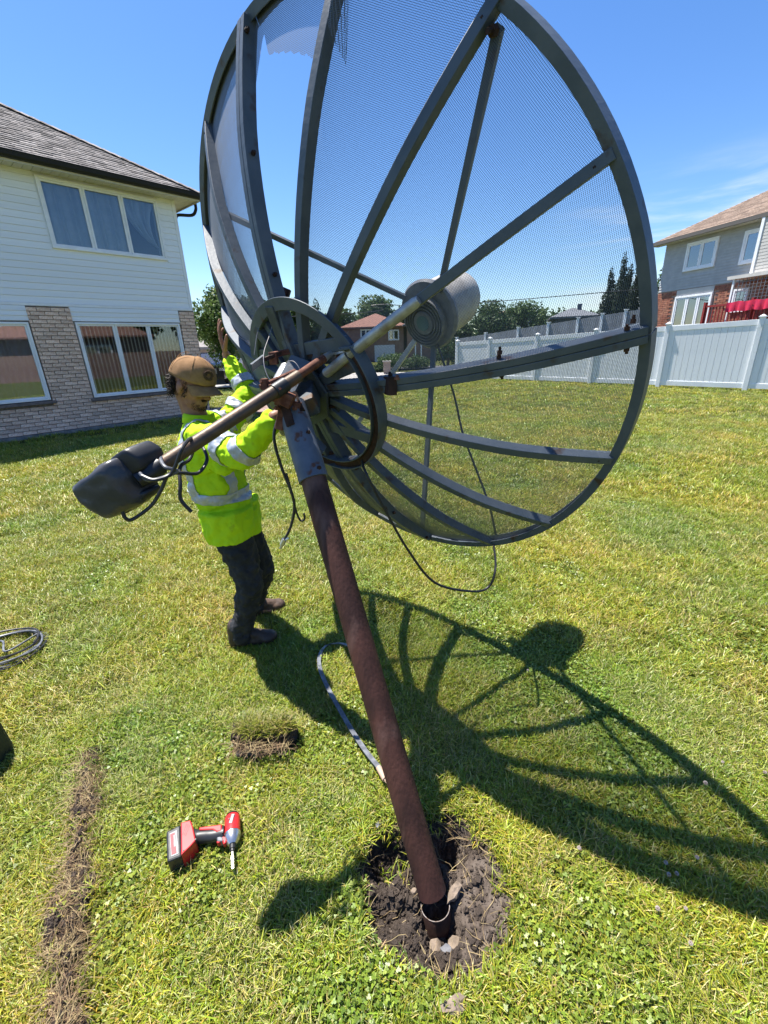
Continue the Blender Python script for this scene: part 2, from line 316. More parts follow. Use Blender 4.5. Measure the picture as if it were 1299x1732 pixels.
def masks(x, y):
    x = np.asarray(x, float); y = np.asarray(y, float)
    nx = (fbm(x, y, .05, 1)-.5)*.10 + (fbm(x, y, .018, 2)-.5)*.035
    hx, hy = x-.115, y-.870
    e = np.hypot(hx/.245, hy/(np.where(hy > 0, .235, .245))); hole = 1-ss(.84, 1.06, e+nx*2.7)
    d, side = seg_dist(x, y, TR); wid = .030+.016*(1-ss(.5, 1.1, y))+(fbm(x, y, .10, 3)-.5)*.055
    tr = 1-ss(-.006, .014, d-wid+nx*.35)
    sod = 1-ss(.8, 1.0, np.hypot((x+.53)/.15, (y-1.385)/.085)+nx)
    sl = 1-ss(.6, 1.0, np.hypot(((x+1.5)*.8+(y-1.64)*.6)/.12, ((y-1.64)*.8-(x+1.5)*.6)/.018)+nx*2)
    return hole, tr, sod, sl, d, side
def height(x, y):
    hole, tr, sod, sl, d, side = masks(x, y); x = np.asarray(x, float); y = np.asarray(y, float)
    z = (fbm(x, y, 1.3, 5)-.5)*.03 + (fbm(x, y, .35, 6)-.5)*.012 + (fbm(x, y, 6, 8)-.5)*.10*ss(4, 12, np.hypot(x, y))
    z *= (1-.7*hole)
    p1 = 1-ss(.2, 1., np.hypot((x+.035)/.12, (y-.965)/.10)); p2 = 1-ss(.1, 1., np.hypot((x-.19)/.085, (y-1.0)/.11)); p3 = 1-ss(.1, 1., np.hypot((x+.04)/.09, (y-.80)/.05))
    p4 = 1-ss(.35, 1., np.hypot((x-.125)/.085, (y-.775)/.085)); p5 = ss(.0, .12, x-.16)*(1-ss(.0, .05, y-.93))
    clod = (fbm(x, y, .03, 9)-.5)*.035 + (fbm(x, y, .013, 10)-.5)*.018
    z = z + hole*(-.022 - .085*p1 - .13*p2 - .05*p3 - .075*p4 + .012*p5 + clod*(1-.65*p5))
    z = z + tr*(.022+.02*fbm(x, y, .06, 12) + clod*.7) - (1-ss(.0, .03, np.abs(d-.062)))*ss(.3, .6, side)*.045*ss(.35, .6, fbm(x, y, .15, 13)) - sod*.03 - sl*.012
    return z
def axis(lo, hi, dlo, dhi, step, far):
    core = list(np.arange(dlo, dhi+1e-9, step)); a = []; s = step; v = dlo
    while v > lo: s = min(s*1.22, far); v -= s; a.append(v)
    b = []; s = step; v = dhi
    while v < hi: s = min(s*1.22, far); v += s; b.append(v)
    return np.array(a[::-1]+core+b)
gx = axis(-500, 500, -1.45, .55, .008, 30); gy = axis(-60, 700, .3, 1.7, .008, 30)
X, Y = np.meshgrid(gx, gy); Zg = height(X, Y); h_, t_, s_, sl_, _, _ = masks(X, Y)
dirt = np.maximum.reduce([h_, t_, s_, sl_])
ny, nx_ = X.shape; vs_ = np.stack([X.ravel(), Y.ravel(), Zg.ravel()], 1)
idx = np.arange(ny*nx_).reshape(ny, nx_); fs_ = np.stack([idx[:-1, :-1].ravel(), idx[:-1, 1:].ravel(), idx[1:, 1:].ravel(), idx[1:, :-1].ravel()], 1)
me = bpy.data.meshes.new('lawn'); me.vertices.add(len(vs_)); me.vertices.foreach_set('co', vs_.ravel()); me.loops.add(fs_.size); me.loops.foreach_set('vertex_index', fs_.ravel())
me.polygons.add(len(fs_)); me.polygons.foreach_set('loop_start', np.arange(0, fs_.size, 4)); me.update(); me.validate(); me.shade_smooth()
at_ = me.attributes.new('dirt', 'FLOAT', 'POINT'); at_.data.foreach_set('value', dirt.ravel())
lawn = bpy.data.objects.new('lawn', me); COL.objects.link(lawn); lawn['kind'] = 'structure'
def lawn_mat():
    m = bpy.data.materials.new('lawn_turf'); m.use_nodes = True; t = m.node_tree; N = t.nodes; P = N['Principled BSDF']; K = t.links.new
    P.inputs['Roughness'].default_value = .9; P.inputs['Specular IOR Level'].default_value = .15
    g = N.new('ShaderNodeNewGeometry')
    def nzn(s, d=5):
        n = N.new('ShaderNodeTexNoise'); n.inputs['Scale'].default_value = s; n.inputs['Detail'].default_value = d; n.inputs['Roughness'].default_value = .65; K(g.outputs['Position'], n.inputs['Vector']); return n.outputs[0]
    def mxx(f, a, b, lo, hi):
        r = N.new('ShaderNodeMapRange'); r.inputs[1].default_value = lo; r.inputs[2].default_value = hi; K(f, r.inputs[0]); x = N.new('ShaderNodeMixRGB'); K(r.outputs[0], x.inputs[0])
        for i, c in ((1, a), (2, b)):
            if isinstance(c, tuple): x.inputs[i].default_value = (*c, 1)
            else: K(c, x.inputs[i])
        return x.outputs[0]
    c = mxx(nzn(1.1), (.055, .070, .012), (.085, .09, .018), .35, .65)
    c = mxx(nzn(28), c, (.03, .04, .01), .50, .70)
    c = mxx(nzn(.45, 3), c, (.12, .11, .04), .56, .75)
    a = N.new('ShaderNodeAttribute'); a.attribute_name = 'dirt'
    soil = mxx(nzn(26), (.075, .057, .046), (.15, .12, .098), .35, .7); soil = mxx(nzn(5), soil, (.21, .175, .145), .50, .70); soil = mxx(nzn(90), soil, (.20, .165, .13), .64, .8)
    c = mxx(a.outputs['Fac'], c, soil, .35, .55); K(c, P.inputs['Base Color'])
    b = N.new('ShaderNodeBump'); b.inputs['Distance'].default_value = .02; b.inputs['Strength'].default_value = .8; K(nzn(60, 6), b.inputs['Height']); K(b.outputs[0], P.inputs['Normal'])
    return m
lawn.data.materials.append(lawn_mat())
# ---- paved and mulched ground beyond the lawn
def sheet(name, poly, z, m, rag=0.):
    pts = []
    if rag:
        n = len(poly)
        for i in range(n):
            a = Vector(poly[i]); b = Vector(poly[(i+1) % n])
            for k in range(6): p = a.lerp(b, k/6); pts.append((p.x+random.uniform(-rag, rag), p.y+random.uniform(-rag, rag)))
    else: pts = poly
    o = MB().prism(pts, z-.04, z).build(name, m); o['kind'] = 'structure'; return o
sheet('driveway', [(-22, 20.6), (-.9, 21.2), (.8, 23.4), (2.4, 25.2), (2.2, 27.3), (-3, 29.0), (-22, 29.5)], .09, 'concrete')
sheet('street', [(-40, 31.5), (14, 31.2), (14, 34.2), (-40, 34.6)], .10, 'asphalt')
sheet('mulch_bed', [(-4.9, 12.45), (-3.9, 11.75), (-2.9, 11.9), (-2.6, 12.8), (-3.2, 13.9), (-4.4, 14.4)], .075, 'mulch', .06)
# ================================================================ grass (geometry nodes: instances of small tufts)
hid = bpy.data.collections.new('turf_tufts')     # never linked to the scene: source shapes only
def blade(mb, cols, bx_, by_, h, w, lean, ang, c, bend=1.0):
    d = Vector((math.cos(ang), math.sin(ang), 0)); s = Vector((-math.sin(ang+random.uniform(-.6, .6)), math.cos(ang), 0)); base = Vector((bx_, by_, -.004)); o = len(mb.v)
    for t, ww in ((0, 1), (.5, .85), (.85, .5)):
        p = base + Vector((0, 0, h*t*(1-.25*lean*t))) + d*(lean*h*t*t*bend); mb.v += [tuple(p-s*w/2*ww), tuple(p+s*w/2*ww)]
    p = base + Vector((0, 0, h*(1-.3*lean))) + d*(lean*h*bend); mb.v.append(tuple(p))
    mb.f += [(o, o+1, o+3, o+2), (o+2, o+3, o+5, o+4), (o+4, o+5, o+6)]; cols += [c]*3
def leaflet(mb, cols, c, r, ang, nrm, col):
    a, b, _ = basis(nrm); o = len(mb.v); cc = Vector(c)
    ctr = cc + (a*math.cos(ang)+b*math.sin(ang))*r*.95
    for k in range(6): t = 2*PI*k/6; mb.v.append(tuple(ctr + (a*math.cos(t)+b*math.sin(t))*r*.9))
    mb.f.append(tuple(o+k for k in range(6))); cols.append(col)
tufts = []
GREEN = [(.165, .225, .020), (.225, .285, .026), (.29, .335, .038), (.09, .145, .016), (.37, .385, .06)]
STRAW = [(.46, .41, .20), (.38, .34, .15), (.54, .48, .27)]
def make_tuft(kind, i):
    mb = MB(); cols = []; random.seed(100*kind+i)
    n = (24, 20, 18)[kind]; R = (.034, .034, .034)[kind]
    for k in range(n):
        a = random.uniform(0, 2*PI); r = R*math.sqrt(random.random()); c = random.choice(GREEN)
        if random.random() < (.09, .30, .08)[kind]: c = random.choice(STRAW)
        lean = random.uniform(.15, 1.15)
        blade(mb, cols, r*math.cos(a), r*math.sin(a), random.uniform(.022, .052)*(1, 1.1, .8)[kind], random.uniform(.0022, .0042), lean, random.uniform(0, 2*PI), tuple(x*random.uniform(.8, 1.15) for x in c))
    if kind == 2:
        for k in range(5):
            a = random.uniform(0, 2*PI); r = R*math.sqrt(random.random()); c = (r*math.cos(a), r*math.sin(a), random.uniform(.014, .032)); nr = Vector((random.uniform(-.8, .8), random.uniform(-.8, .8), 1)); cc = random.choice([(.13, .20, .026), (.18, .25, .035), (.22, .28, .05)])
            rr = random.uniform(.0024, .0042)
            for q in range(3): leaflet(mb, cols, c, rr, q*2.094+a, nr, cc)
    me = bpy.data.meshes.new('tuft'); me.from_pydata(mb.v, [], mb.f); me.update()
    ca = me.attributes.new('tint', 'FLOAT_COLOR', 'FACE')
    for j, c in enumerate(cols): ca.data[j].color = (*c, 1)
    o = bpy.data.objects.new('tuft_%02d' % len(tufts), me); hid.objects.link(o); o.data.materials.append(grass_m); tufts.append(o)
def grass_mat():
    m = bpy.data.materials.new('grass_blade'); m.use_nodes = True; t = m.node_tree; N = t.nodes; P = N['Principled BSDF']; K = t.links.new
    P.inputs['Roughness'].default_value = .42; P.inputs['Specular IOR Level'].default_value = .5
    a = N.new('ShaderNodeAttribute'); a.attribute_name = 'tint'; g = N.new('ShaderNodeNewGeometry'); oi = N.new('ShaderNodeObjectInfo')
    n = N.new('ShaderNodeTexNoise'); n.inputs['Scale'].default_value = 1.0; n.inputs['Detail'].default_value = 5; K(g.outputs['Position'], n.inputs['Vector'])
    n2 = N.new('ShaderNodeTexNoise'); n2.inputs['Scale'].default_value = .55; n2.inputs['Detail'].default_value = 6; n2.inputs['Roughness'].default_value = .7; K(g.outputs['Position'], n2.inputs['Vector'])
    r = N.new('ShaderNodeMapRange'); r.inputs[1].default_value = .35; r.inputs[2].default_value = .65; K(n.outputs[0], r.inputs[0])
    m1 = N.new('ShaderNodeMixRGB'); m1.blend_type = 'MULTIPLY'; m1.inputs[0].default_value = 1; K(a.outputs['Color'], m1.inputs[1])
    m0 = N.new('ShaderNodeMixRGB'); m0.inputs[1].default_value = (.85, 1.0, .8, 1); m0.inputs[2].default_value = (1.45, 1.22, .9, 1); K(r.outputs[0], m0.inputs[0]); K(m0.outputs[0], m1.inputs[2])
    r2 = N.new('ShaderNodeMapRange'); r2.inputs[1].default_value = .55; r2.inputs[2].default_value = .72; r2.inputs[4].default_value = .6; K(n2.outputs[0], r2.inputs[0])
    m2 = N.new('ShaderNodeMixRGB'); K(r2.outputs[0], m2.inputs[0]); K(m1.outputs[0], m2.inputs[1]); m2.inputs[2].default_value = (.34, .33, .11, 1)
    h = N.new('ShaderNodeHueSaturation'); rr = N.new('ShaderNodeMapRange'); rr.inputs[3].default_value = .65; rr.inputs[4].default_value = 1.3; K(oi.outputs['Random'], rr.inputs[0]); K(rr.outputs[0], h.inputs['Value']); K(m2.outputs[0], h.inputs['Color'])
    K(h.outputs[0], P.inputs['Base Color']); tl = N.new('ShaderNodeBsdfTranslucent'); K(h.outputs[0], tl.inputs[0]); mx = N.new('ShaderNodeMixShader'); mx.inputs[0].default_value = .32
    K(P.outputs[0], mx.inputs[1]); K(tl.outputs[0], mx.inputs[2]); K(mx.outputs[0], N['Material Output'].inputs[0]); return m
grass_m = grass_mat()
for k in range(3):
    for i in range(5): make_tuft(k, i)
random.seed(7)
def wedge(n, r0, r1, a0=-62, a1=62):
    r = np.sqrt(rng.uniform(r0*r0, r1*r1, n)); a = np.radians(rng.uniform(a0, a1, n)); return r*np.sin(a), r*np.cos(a)
HA = np.array([-4.74, 12.32]); HX = np.array([.672, .741]); HN = np.array([-.741, .672])
def keep(x, y):
    hole, tr, sod, sl, d, side = masks(x, y); bad = np.maximum.reduce([hole, tr*.78, sod, sl*.9])
    k = rng.uniform(0, 1, len(x)) > ss(.25, .55, bad)*.98
    px = (x-HA[0])*HX[0]+(y-HA[1])*HX[1]; py = (x-HA[0])*HN[0]+(y-HA[1])*HN[1]; k &= ~((px < .1) & (py > -.12) & (py < 9))
    k &= ~((y > 20.4) & (x < 2.6)); k &= ~((np.hypot(x+3.8, y-12.8) < .95)); return k
pts = []
for (n, r0, r1, s0, s1) in ((19000, .25, 2.2, .78, 1.15), (36000, 2.2, 5.2, .85, 1.35), (34000, 5.2, 11, 1.2, 1.9), (26000, 11, 26, 1.8, 2.8)):
    x, y = wedge(n, r0, r1, -64 if r1 < 6 else -52, 64 if r1 < 6 else 52); k = keep(x, y); x, y = x[k], y[k]
    s = rng.uniform(s0, s1, len(x)); cl = fbm(x, y, .35, 21)*.6+fbm(x, y, .09, 22)*.4; dr = fbm(x, y, .5, 23)*.6+fbm(x, y, .12, 24)*.4
    kind = np.where(cl > .68, 2, np.where(dr > .56, 1, 0)); ii = kind*5+rng.integers(0, 5, len(x)); pts.append(np.stack([x, y, s, ii], 1))
pts = np.concatenate(pts); px, py, psz, pid = pts.T
pz = height(px, py)
# coverage: keep blades off things lying flat in the grass
gm = bpy.data.meshes.new('grass'); gm.vertices.add(len(px)); gm.vertices.foreach_set('co', np.stack([px, py, pz], 1).ravel())
def attr(me, n, ty, v, key='value'): a = me.attributes.new(n, ty, 'POINT'); a.data.foreach_set(key, np.ascontiguousarray(v).ravel())
attr(gm, 'idx', 'INT', pid.astype(np.int32)); attr(gm, 'scl', 'FLOAT_VECTOR', np.stack([psz, psz, psz*rng.uniform(.75, 1.15, len(px))*np.where(psz > 1.9, .8, 1)], 1), 'vector')
attr(gm, 'rot', 'FLOAT_VECTOR', np.stack([rng.uniform(-.15, .15, len(px)), rng.uniform(-.15, .15, len(px)), rng.uniform(0, 6.28, len(px))], 1), 'vector')
def instancer(name, coll):
    ng = bpy.data.node_groups.new(name, 'GeometryNodeTree'); ng.interface.new_socket('Geometry', in_out='INPUT', socket_type='NodeSocketGeometry'); ng.interface.new_socket('Geometry', in_out='OUTPUT', socket_type='NodeSocketGeometry')
    N = ng.nodes; i = N.new('NodeGroupInput'); o = N.new('NodeGroupOutput'); ip = N.new('GeometryNodeInstanceOnPoints'); ci = N.new('GeometryNodeCollectionInfo'); ci.inputs['Collection'].default_value = coll; ci.inputs['Separate Children'].default_value = True; ci.inputs['Reset Children'].default_value = True
    def na(n, ty): a = N.new('GeometryNodeInputNamedAttribute'); a.data_type = ty; a.inputs['Name'].default_value = n; return a.outputs['Attribute']
    K = ng.links.new; K(i.outputs[0], ip.inputs['Points']); K(ci.outputs[0], ip.inputs['Instance']); ip.inputs['Pick Instance'].default_value = True
    e = N.new('FunctionNodeEulerToRotation'); K(na('rot', 'FLOAT_VECTOR'), e.inputs[0]); K(e.outputs[0], ip.inputs['Rotation']); K(na('idx', 'INT'), ip.inputs['Instance Index']); K(na('scl', 'FLOAT_VECTOR'), ip.inputs['Scale']); K(ip.outputs[0], o.inputs[0]); return ng
grass = bpy.data.objects.new('grass', gm); COL.objects.link(grass); gmod = grass.modifiers.new('tufts', 'NODES'); gmod.node_group = instancer('turf', hid)
tag(grass, 'mown green lawn grass with clover and dry blades covering the yard', 'grass'); grass['kind'] = 'stuff'
# ================================================================ left house (local frame: x along wall to the corner at 0, y into the house)
def brick_mesh(name='brick_unit'):
    mb = MB(); mb.box((0, 0, 0), (1, 1, 1)); me = mb.mesh(name); return me
class House:
    def __init__(s, root): s.r = root
    def build(s, mb, name, m, parent=None, **k):
        o = mb.build(name, m, parent or s.r, **k); return o
def window(root, x0, x1, z0, z1, n, y=0., fw=.055, depth=.06, mtrim='trim', glass='glassnear', gap=.02, sash=.05):
    """one window: outer frame > n sashes each with a pane"""
    w = MB(); w.bx(x0-fw, x1+fw, y-depth, y+.03, z1, z1+fw); w.bx(x0-fw, x1+fw, y-depth, y+.03, z0-fw, z0); w.bx(x0-fw, x0, y-depth, y+.03, z0, z1); w.bx(x1, x1+fw, y-depth, y+.03, z0, z1)
    fr = w.build('window', mtrim, root, bevel=.004)
    wd = (x1-x0)/n
    for i in range(n):
        a, b = x0+i*wd+gap*(i > 0), x0+(i+1)*wd-gap*(i < n-1); q = MB(); yy = y-depth*.6
        q.bx(a, b, yy, y+.02, z1-sash, z1-.001); q.bx(a, b, yy, y+.02, z0+.001, z0+sash); q.bx(a, a+sash, yy, y+.02, z0+sash, z1-sash); q.bx(b-sash, b, yy, y+.02, z0+sash, z1-sash)
        q.build('sash', mtrim, fr, bevel=.003)
        MB().bx(a+sash, b-sash, y-.01, y-.005, z0+sash, z1-sash).build('pane', glass, fr)
        if i: MB().bx(x0+i*wd-gap, x0+i*wd+gap, y-depth*.3, y+.02, z0, z1).build('mullion', mtrim, fr)
    return fr
def curtain(root, x0, x1, z0, z1, y, amp=.035, waves=9, taper=None, m='curtain', name='curtain'):
    n = 90; vs = []; fs = []
    for j in range(9):
        t = j/8; z = z1+(z0-z1)*t
        for i in range(n+1):
            s = i/n; x = x0+(x1-x0)*s
            if taper: x = taper(s, t, x0, x1)
            vs.append((x, y+amp*math.sin(s*waves*2*PI+math.sin(s*17)*1.2)*(1+.3*math.sin(t*3+s*9)), z))
    for j in range(8):
        for i in range(n): fs.append((j*(n+1)+i, j*(n+1)+i+1, (j+1)*(n+1)+i+1, (j+1)*(n+1)+i))
    return MB().add(vs, fs).build(name, m, root, smooth='all')
H1 = thing('house', 'two storey house with pink white brick below and white siding above, left side', 'house', (-4.74, 12.32, 0), math.atan2(.741, .672), world_coords=False)
W1 = (-2.66, -.46, .76, 2.26); W2 = (-5.1, -3.56, .80, 2.25); WU = (-2.68, -.46, 3.74, 4.88)
LEN = 7.6
def tiles_around(mb, x0, x1, z0, z1, holes, y0, y1):
    """wall slab with rectangular openings"""
    xs = sorted({x0, x1, *[h[0] for h in holes], *[h[1] for h in holes]}); 
    for a, b in zip(xs[:-1], xs[1:]):
        hs = sorted([h for h in holes if h[0] <= a+1e-6 and h[1] >= b-1e-6], key=lambda h: h[2]); z = z0
        for h in hs:
            if h[2] > z+1e-6: mb.bx(a, b, y0, y1, z, h[2])
            z = h[3]
        if z < z1-1e-6: mb.bx(a, b, y0, y1, z, z1)
w = MB(); tiles_around(w, -LEN, 0, 0, 2.60, [W1, W2], 0, .2); w.build('brick_backing', 'mortar', H1)
w = MB(); tiles_around(w, -LEN, 0, 2.60, 5.0, [WU], .0, .2); w.build('upper_wall', 'siding', H1)
w = MB(); w.bx(-LEN, 0, 7.8, 8, 0, 5); w.bx(-LEN, -LEN+.2, .2, 7.8, 0, 5); w.bx(-.2, 0, .2, 7.8, 0, 5); w.bx(-LEN+.2, -.2, .2, 7.8, 2.5, 2.7); w.bx(-LEN+.2, -.2, .2, 7.8, 4.98, 5.05); w.bx(-LEN+.2, -.2, .2, 7.8, 0, .1)
w.bx(-LEN+.2, -.2, 2.6, 2.7, .1, 2.5); w.bx(-LEN+.2, -.2, 2.6, 2.7, 2.7, 4.98); w.build('inner_wall', 'interior', H1)
# bricks
bm_ = brick_mesh(); bm_.materials.append(M['brick']); bricks = []; RH = .0775; bh = .066; BL = .245
ex = [(W1[0]-.07, W1[1]+.07, W1[2]-.12, 2.7), (W2[0]-.07, W2[1]+.07, W2[2]-.12, 2.7)]
z = .10; row = 0
while z+bh < 2.60:
    x = -LEN + (row % 2)*BL/2 - BL
    while x < 0:
        a, b = max(x, -LEN), min(x+BL-.011, 0)
        segs = [(a, b)]
        for h in ex:
            if z+bh > h[2] and z < h[3]:
                ns = []
                for a_, b_ in segs:
                    if b_ <= h[0] or a_ >= h[1]: ns.append((a_, b_))
                    else:
                        if a_ < h[0]: ns.append((a_, h[0]))
                        if b_ > h[1]: ns.append((h[1], b_))
                segs = ns
        for a_, b_ in segs:
            if b_-a_ > .03: bricks.append((a_, b_, z))
        x += BL
    z += RH; row += 1
def near_key(b): return b[0]
inview = [b for b in bricks if -4.75 < b[0]]; inview.sort(key=lambda b: abs(b[0]+4.2)*.6-(b[1]-b[0])*4)
sep = inview[:300]; seps = set(sep); rest = [b for b in bricks if b not in seps]
for a, b, z in sep: kid('brick', bm_, None, H1, ((a+b)/2, -.028+random.uniform(-.004, .003), z+bh/2), (b-a, .07, bh))
w = MB()
for a, b, z in rest: w.box(((a+b)/2, -.028+random.uniform(-.004, .003), z+bh/2), (b-a, .07, bh))
w.build('brick_course', 'brick_s', H1, kind='stuff')
# return face of corner bricks on the side wall (turns the corner)
w = MB(); z = .10; row = 0
while z+bh < 2.6:
    y = -.06 if row % 2 else .06
    while y < 8: w.bx(-.01, .028, max(y, .008), min(y+BL-.011, 8), z, z+bh); y += BL
    z += RH; row += 1
w.build('side_brick_course', 'brick_s', H1, kind='stuff')
w = MB(); w.bx(-LEN, .06, -.09, .0, -.1, .088); w.build('footing', 'stonebase', H1)
# siding courses
sid = MB().add([(-.5, 0, 0), (.5, 0, 0), (.5, 0, 1), (-.5, 0, 1), (-.5, -1, 0), (.5, -1, 0), (.5, -.25, 1), (-.5, -.25, 1)], [(0, 3, 2, 1), (4, 5, 6, 7), (0, 1, 5, 4), (2, 3, 7, 6), (0, 4, 7, 3), (1, 2, 6, 5)]).mesh('siding_unit'); sid.materials.append(M['siding'])
z = 2.66; ch = .1245
while z < 4.97:
    if z+ch > WU[2]-.08 and z < WU[3]+.08:
        z0s = [(-LEN, WU[0]-.07), (WU[1]+.07, -.06)]
    else: z0s = [(-LEN, -.06)]
    for a, b in z0s: kid('siding_board', sid, None, H1, ((a+b)/2, -.001, z), (b-a, .018, ch-.004))
    z += ch
w = MB(); tiles_around(w, -LEN, -.06, 2.66, 4.99, [(WU[0]-.07, WU[1]+.07, WU[2]-.07, WU[3]+.07)], -.003, -.001)
for (a, b) in ((W1[0]-.07, W1[1]+.07), (W2[0]-.07, W2[1]+.07)):
    for k in range(3): kid('lintel_board', sid, None, H1, ((a+b)/2, -.03, 2.325+k*.092), (b-a, .02, .09))
    MB().bx(a, b, -.03, -.0005, 2.32, 2.6).build('lintel_backing', 'trim', H1)
MB().bx(-LEN, 0, -.04, -.002, 2.603, 2.655).build('belly_band', 'trim', H1, bevel=.003)
w = MB(); w.bx(-.06, .022, -.024, -.002, 2.66, 4.99); w.bx(.001, .022, -.002, .08, 2.66, 4.99); w.build('corner_trim', 'trim', H1)
window(H1, *WU, 3, y=.0, fw=.05, sash=.035, gap=.012, glass='glassnear'); window(H1, *W1, 3, y=-.01, fw=.04, sash=.035, gap=.012, glass='glassnear'); window(H1, *W2, 1, y=-.01, fw=.04, sash=.035, glass='glass')
for (a, b, zz) in ((W1[0]-.12, W1[1]+.12, W1[2]), (W2[0]-.12, W2[1]+.12, W2[2])):
    x = a
    while x < b-.02:

        x += .079
    MB().bx(a, b, -.125, -.0, zz-.118, zz-.056).build('sill', 'sill', H1, bevel=.006)
# curtains and blinds
wd = (WU[1]-WU[0])/3
curtain(H1, WU[0]+.02, WU[0]+wd*.98, WU[2], WU[3], .10, waves=4); curtain(H1, WU[0]+wd, WU[0]+wd*1.98, WU[2], WU[3], .10, waves=4)
curtain(H1, WU[0]+2*wd, WU[1], WU[2]+.22, WU[3], .10, waves=5, taper=lambda s, t, a, b: (a + (b-a)*s*(1-t)**.8 + (b-a)*(.12+.8*t)*(1-(1-t)**.8)) if True else 0)
curtain(H1, W2[0], W2[1], W2[2], W2[3], .12, waves=9)
bl = MB().box((0, 0, 0), (1, 1, 1)).mesh('slat_unit'); bl.materials.append(M['blind']); n = 0
for i in range(3):
    a0 = W1[0]+i*(W1[1]-W1[0])/3
    for k in range(8): kid('blind_slat', bl, None, H1, (a0+.10+k*.083, .12, (W1[2]+W1[3])/2), (.032, .004, W1[3]-W1[2]), (0, 0, .5+random.uniform(-.06, .06)))
# soffit, fascia, gutter, downspout
ov = .42
sf = MB().box((0, 0, 0), (1, 1, 1)).mesh('soffit_unit'); sf.materials.append(M['soffit']); x = -LEN
while x < .36: kid('soffit_panel', sf, None, H1, (x+.075, -ov/2, 4.985+random.uniform(-.001, .001)), (.143, ov-.02, .012)); x += .151
MB().bx(-LEN, ov, -ov, .0, 5.0, 5.03).build('soffit_backing', 'soffit', H1)
w = MB(); w.bx(.0, ov, 0.001, 8+ov, 4.98, 5.03); w.build('side_soffit', 'soffit', H1)
MB().bx(-LEN, ov+.02, -ov-.02, -ov, 4.95, 5.09).build('fascia', 'soffit', H1)
MB().bx(ov, ov+.02, -ov, 8+ov, 4.95, 5.09).build('side_fascia', 'soffit', H1)
def gutter_prof(p, q, out):
    w = MB(); prof = [(0, 0), (.075, 0), (.10, .035), (.115, .10), (.125, .10), (.125, .115), (0, .115)]
    d = (Vector(q)-Vector(p)); o = Vector(out); z = Vector((0, 0, 1)); w.sweep([p, q], [(o, z), (o, z)], prof); return w
gutter_prof((-LEN, -ov-.02, 4.985), (ov+.14, -ov-.02, 4.985), (0, -1, 0)).build('gutter', 'blackmetal', H1)
gutter_prof((ov+.02, -ov-.02, 4.985), (ov+.02, 8, 4.985), (1, 0, 0)).build('gutter', 'blackmetal', H1)
MB().tube(spline([(ov+.07, -.12, 4.99), (ov+.07, -.10, 4.86), (ov+.03, .05, 4.77), (.14, .14, 4.74), (.075, .16, 4.66)], 6), .036, 10).build('downspout_elbow', 'blackmetal', H1, smooth=True)
MB().tube([(.075, .16, 4.66), (.075, .16, .1)], .034, 10).build('downspout', 'blackmetal', H1, smooth=True)
# roof: two slopes meeting at the hip
pt = .60; ex0 = ov+.06; T = 4.4
rz = lambda t: 5.10+pt*t
w = MB(); A_ = (ex0, -ex0, rz(0)-.02); B_ = (ex0-T, -ex0+T, rz(T)-.02)
w.add([A_, B_, (-LEN, -ex0+T, rz(T)-.02), (-LEN, -ex0, rz(0)-.02), (ex0, 8.4+ex0, rz(0)-.02), (-LEN, 8.4+ex0, rz(0)-.02)], [(0, 1, 2, 3), (0, 4, 1), (1, 4, 5, 2)])
w.build('roof', 'shingle', H1)
w = MB(); c45 = math.sqrt(1+pt*pt); nrm = Vector((0, -pt, 1)).normalized(); sl = Vector((0, 1, pt)).normalized(); t = 0.; k = 0; course = .135
while t < T*c45:
    y = t/c45; xmax = ex0-y; x = -LEN-random.uniform(0, .3)
    while x < xmax:
        wdt = random.uniform(.13, .34); x1 = min(x+wdt, xmax)
        p = Vector((0, -ex0, rz(0))) + sl*(t-.01); th = random.choice((.006, .010, .014))
        a, b = x+.002, x1-.002
        if b-a > .02:
            lo = nrm*(th+.012); hi = nrm*.006; e = sl*(course+.02)
            w.add([p+Vector((a, 0, 0)), p+Vector((b, 0, 0)), p+Vector((b, 0, 0))+lo, p+Vector((a, 0, 0))+lo, p+Vector((a, 0, 0))+e+hi, p+Vector((b, 0, 0))+e+hi], [(0, 1, 2, 3), (3, 2, 5, 4)])
        x += wdt
    t += course; k += 1
w.build('shingle_course', 'shingle', H1, kind='stuff')
w = MB(); hp = Vector((ex0, -ex0, rz(0)+.02)); hd = Vector((-1, 1, pt))
for k in range(30): p = hp+hd*(k*.14); q = p+hd*.17+Vector((0, 0, .012)); w.add([p+Vector((-.1, -.1, -.03)), p+Vector((0, 0, .02)), p+Vector((.1, .1, -.03)), q+Vector((-.1, -.1, -.03)), q+Vector((0, 0, .02)), q+Vector((.1, .1, -.03))], [(0, 1, 4, 3), (1, 2, 5, 4)])
w.build('hip_shingle_cap', 'shingle', H1, kind='stuff')
# ================================================================ white vinyl fence
FA = Vector((11.37, 13.02, 0)); FD = Vector((-.63, .78, 0)).normalized(); frot = math.atan2(FD.y, FD.x)
FN = thing('fence', 'white vinyl privacy fence with capped posts crossing behind the right lawn', 'fence', FA, frot, world_coords=False)
ub = MB().box((0, 0, 0), (1, 1, 1)).mesh('board_unit'); ub.materials.append(M['white'])
def top(s): return 2.02-.028*max(s, 0)
posts = [-4.27, -1.87, .55, 2.95, 5.33, 7.72, 10.1, 12.0]
for i, s in enumerate(posts):
    t = top(s); p = MB().bx(s-.063, s+.063, -.063, .063, -.02, t+.01).build('post', 'white', FN, bevel=.006)
    c = MB(); c.bx(s-.085, s+.085, -.085, .085, t+.01, t+.04); c.add([(s-.07, -.07, t+.04), (s+.07, -.07, t+.04), (s+.07, .07, t+.04), (s-.07, .07, t+.04), (s, 0, t+.09)], [(0, 1, 4), (1, 2, 4), (2, 3, 4), (3, 0, 4), (0, 3, 2, 1)]); c.build('post_cap', 'white', p)
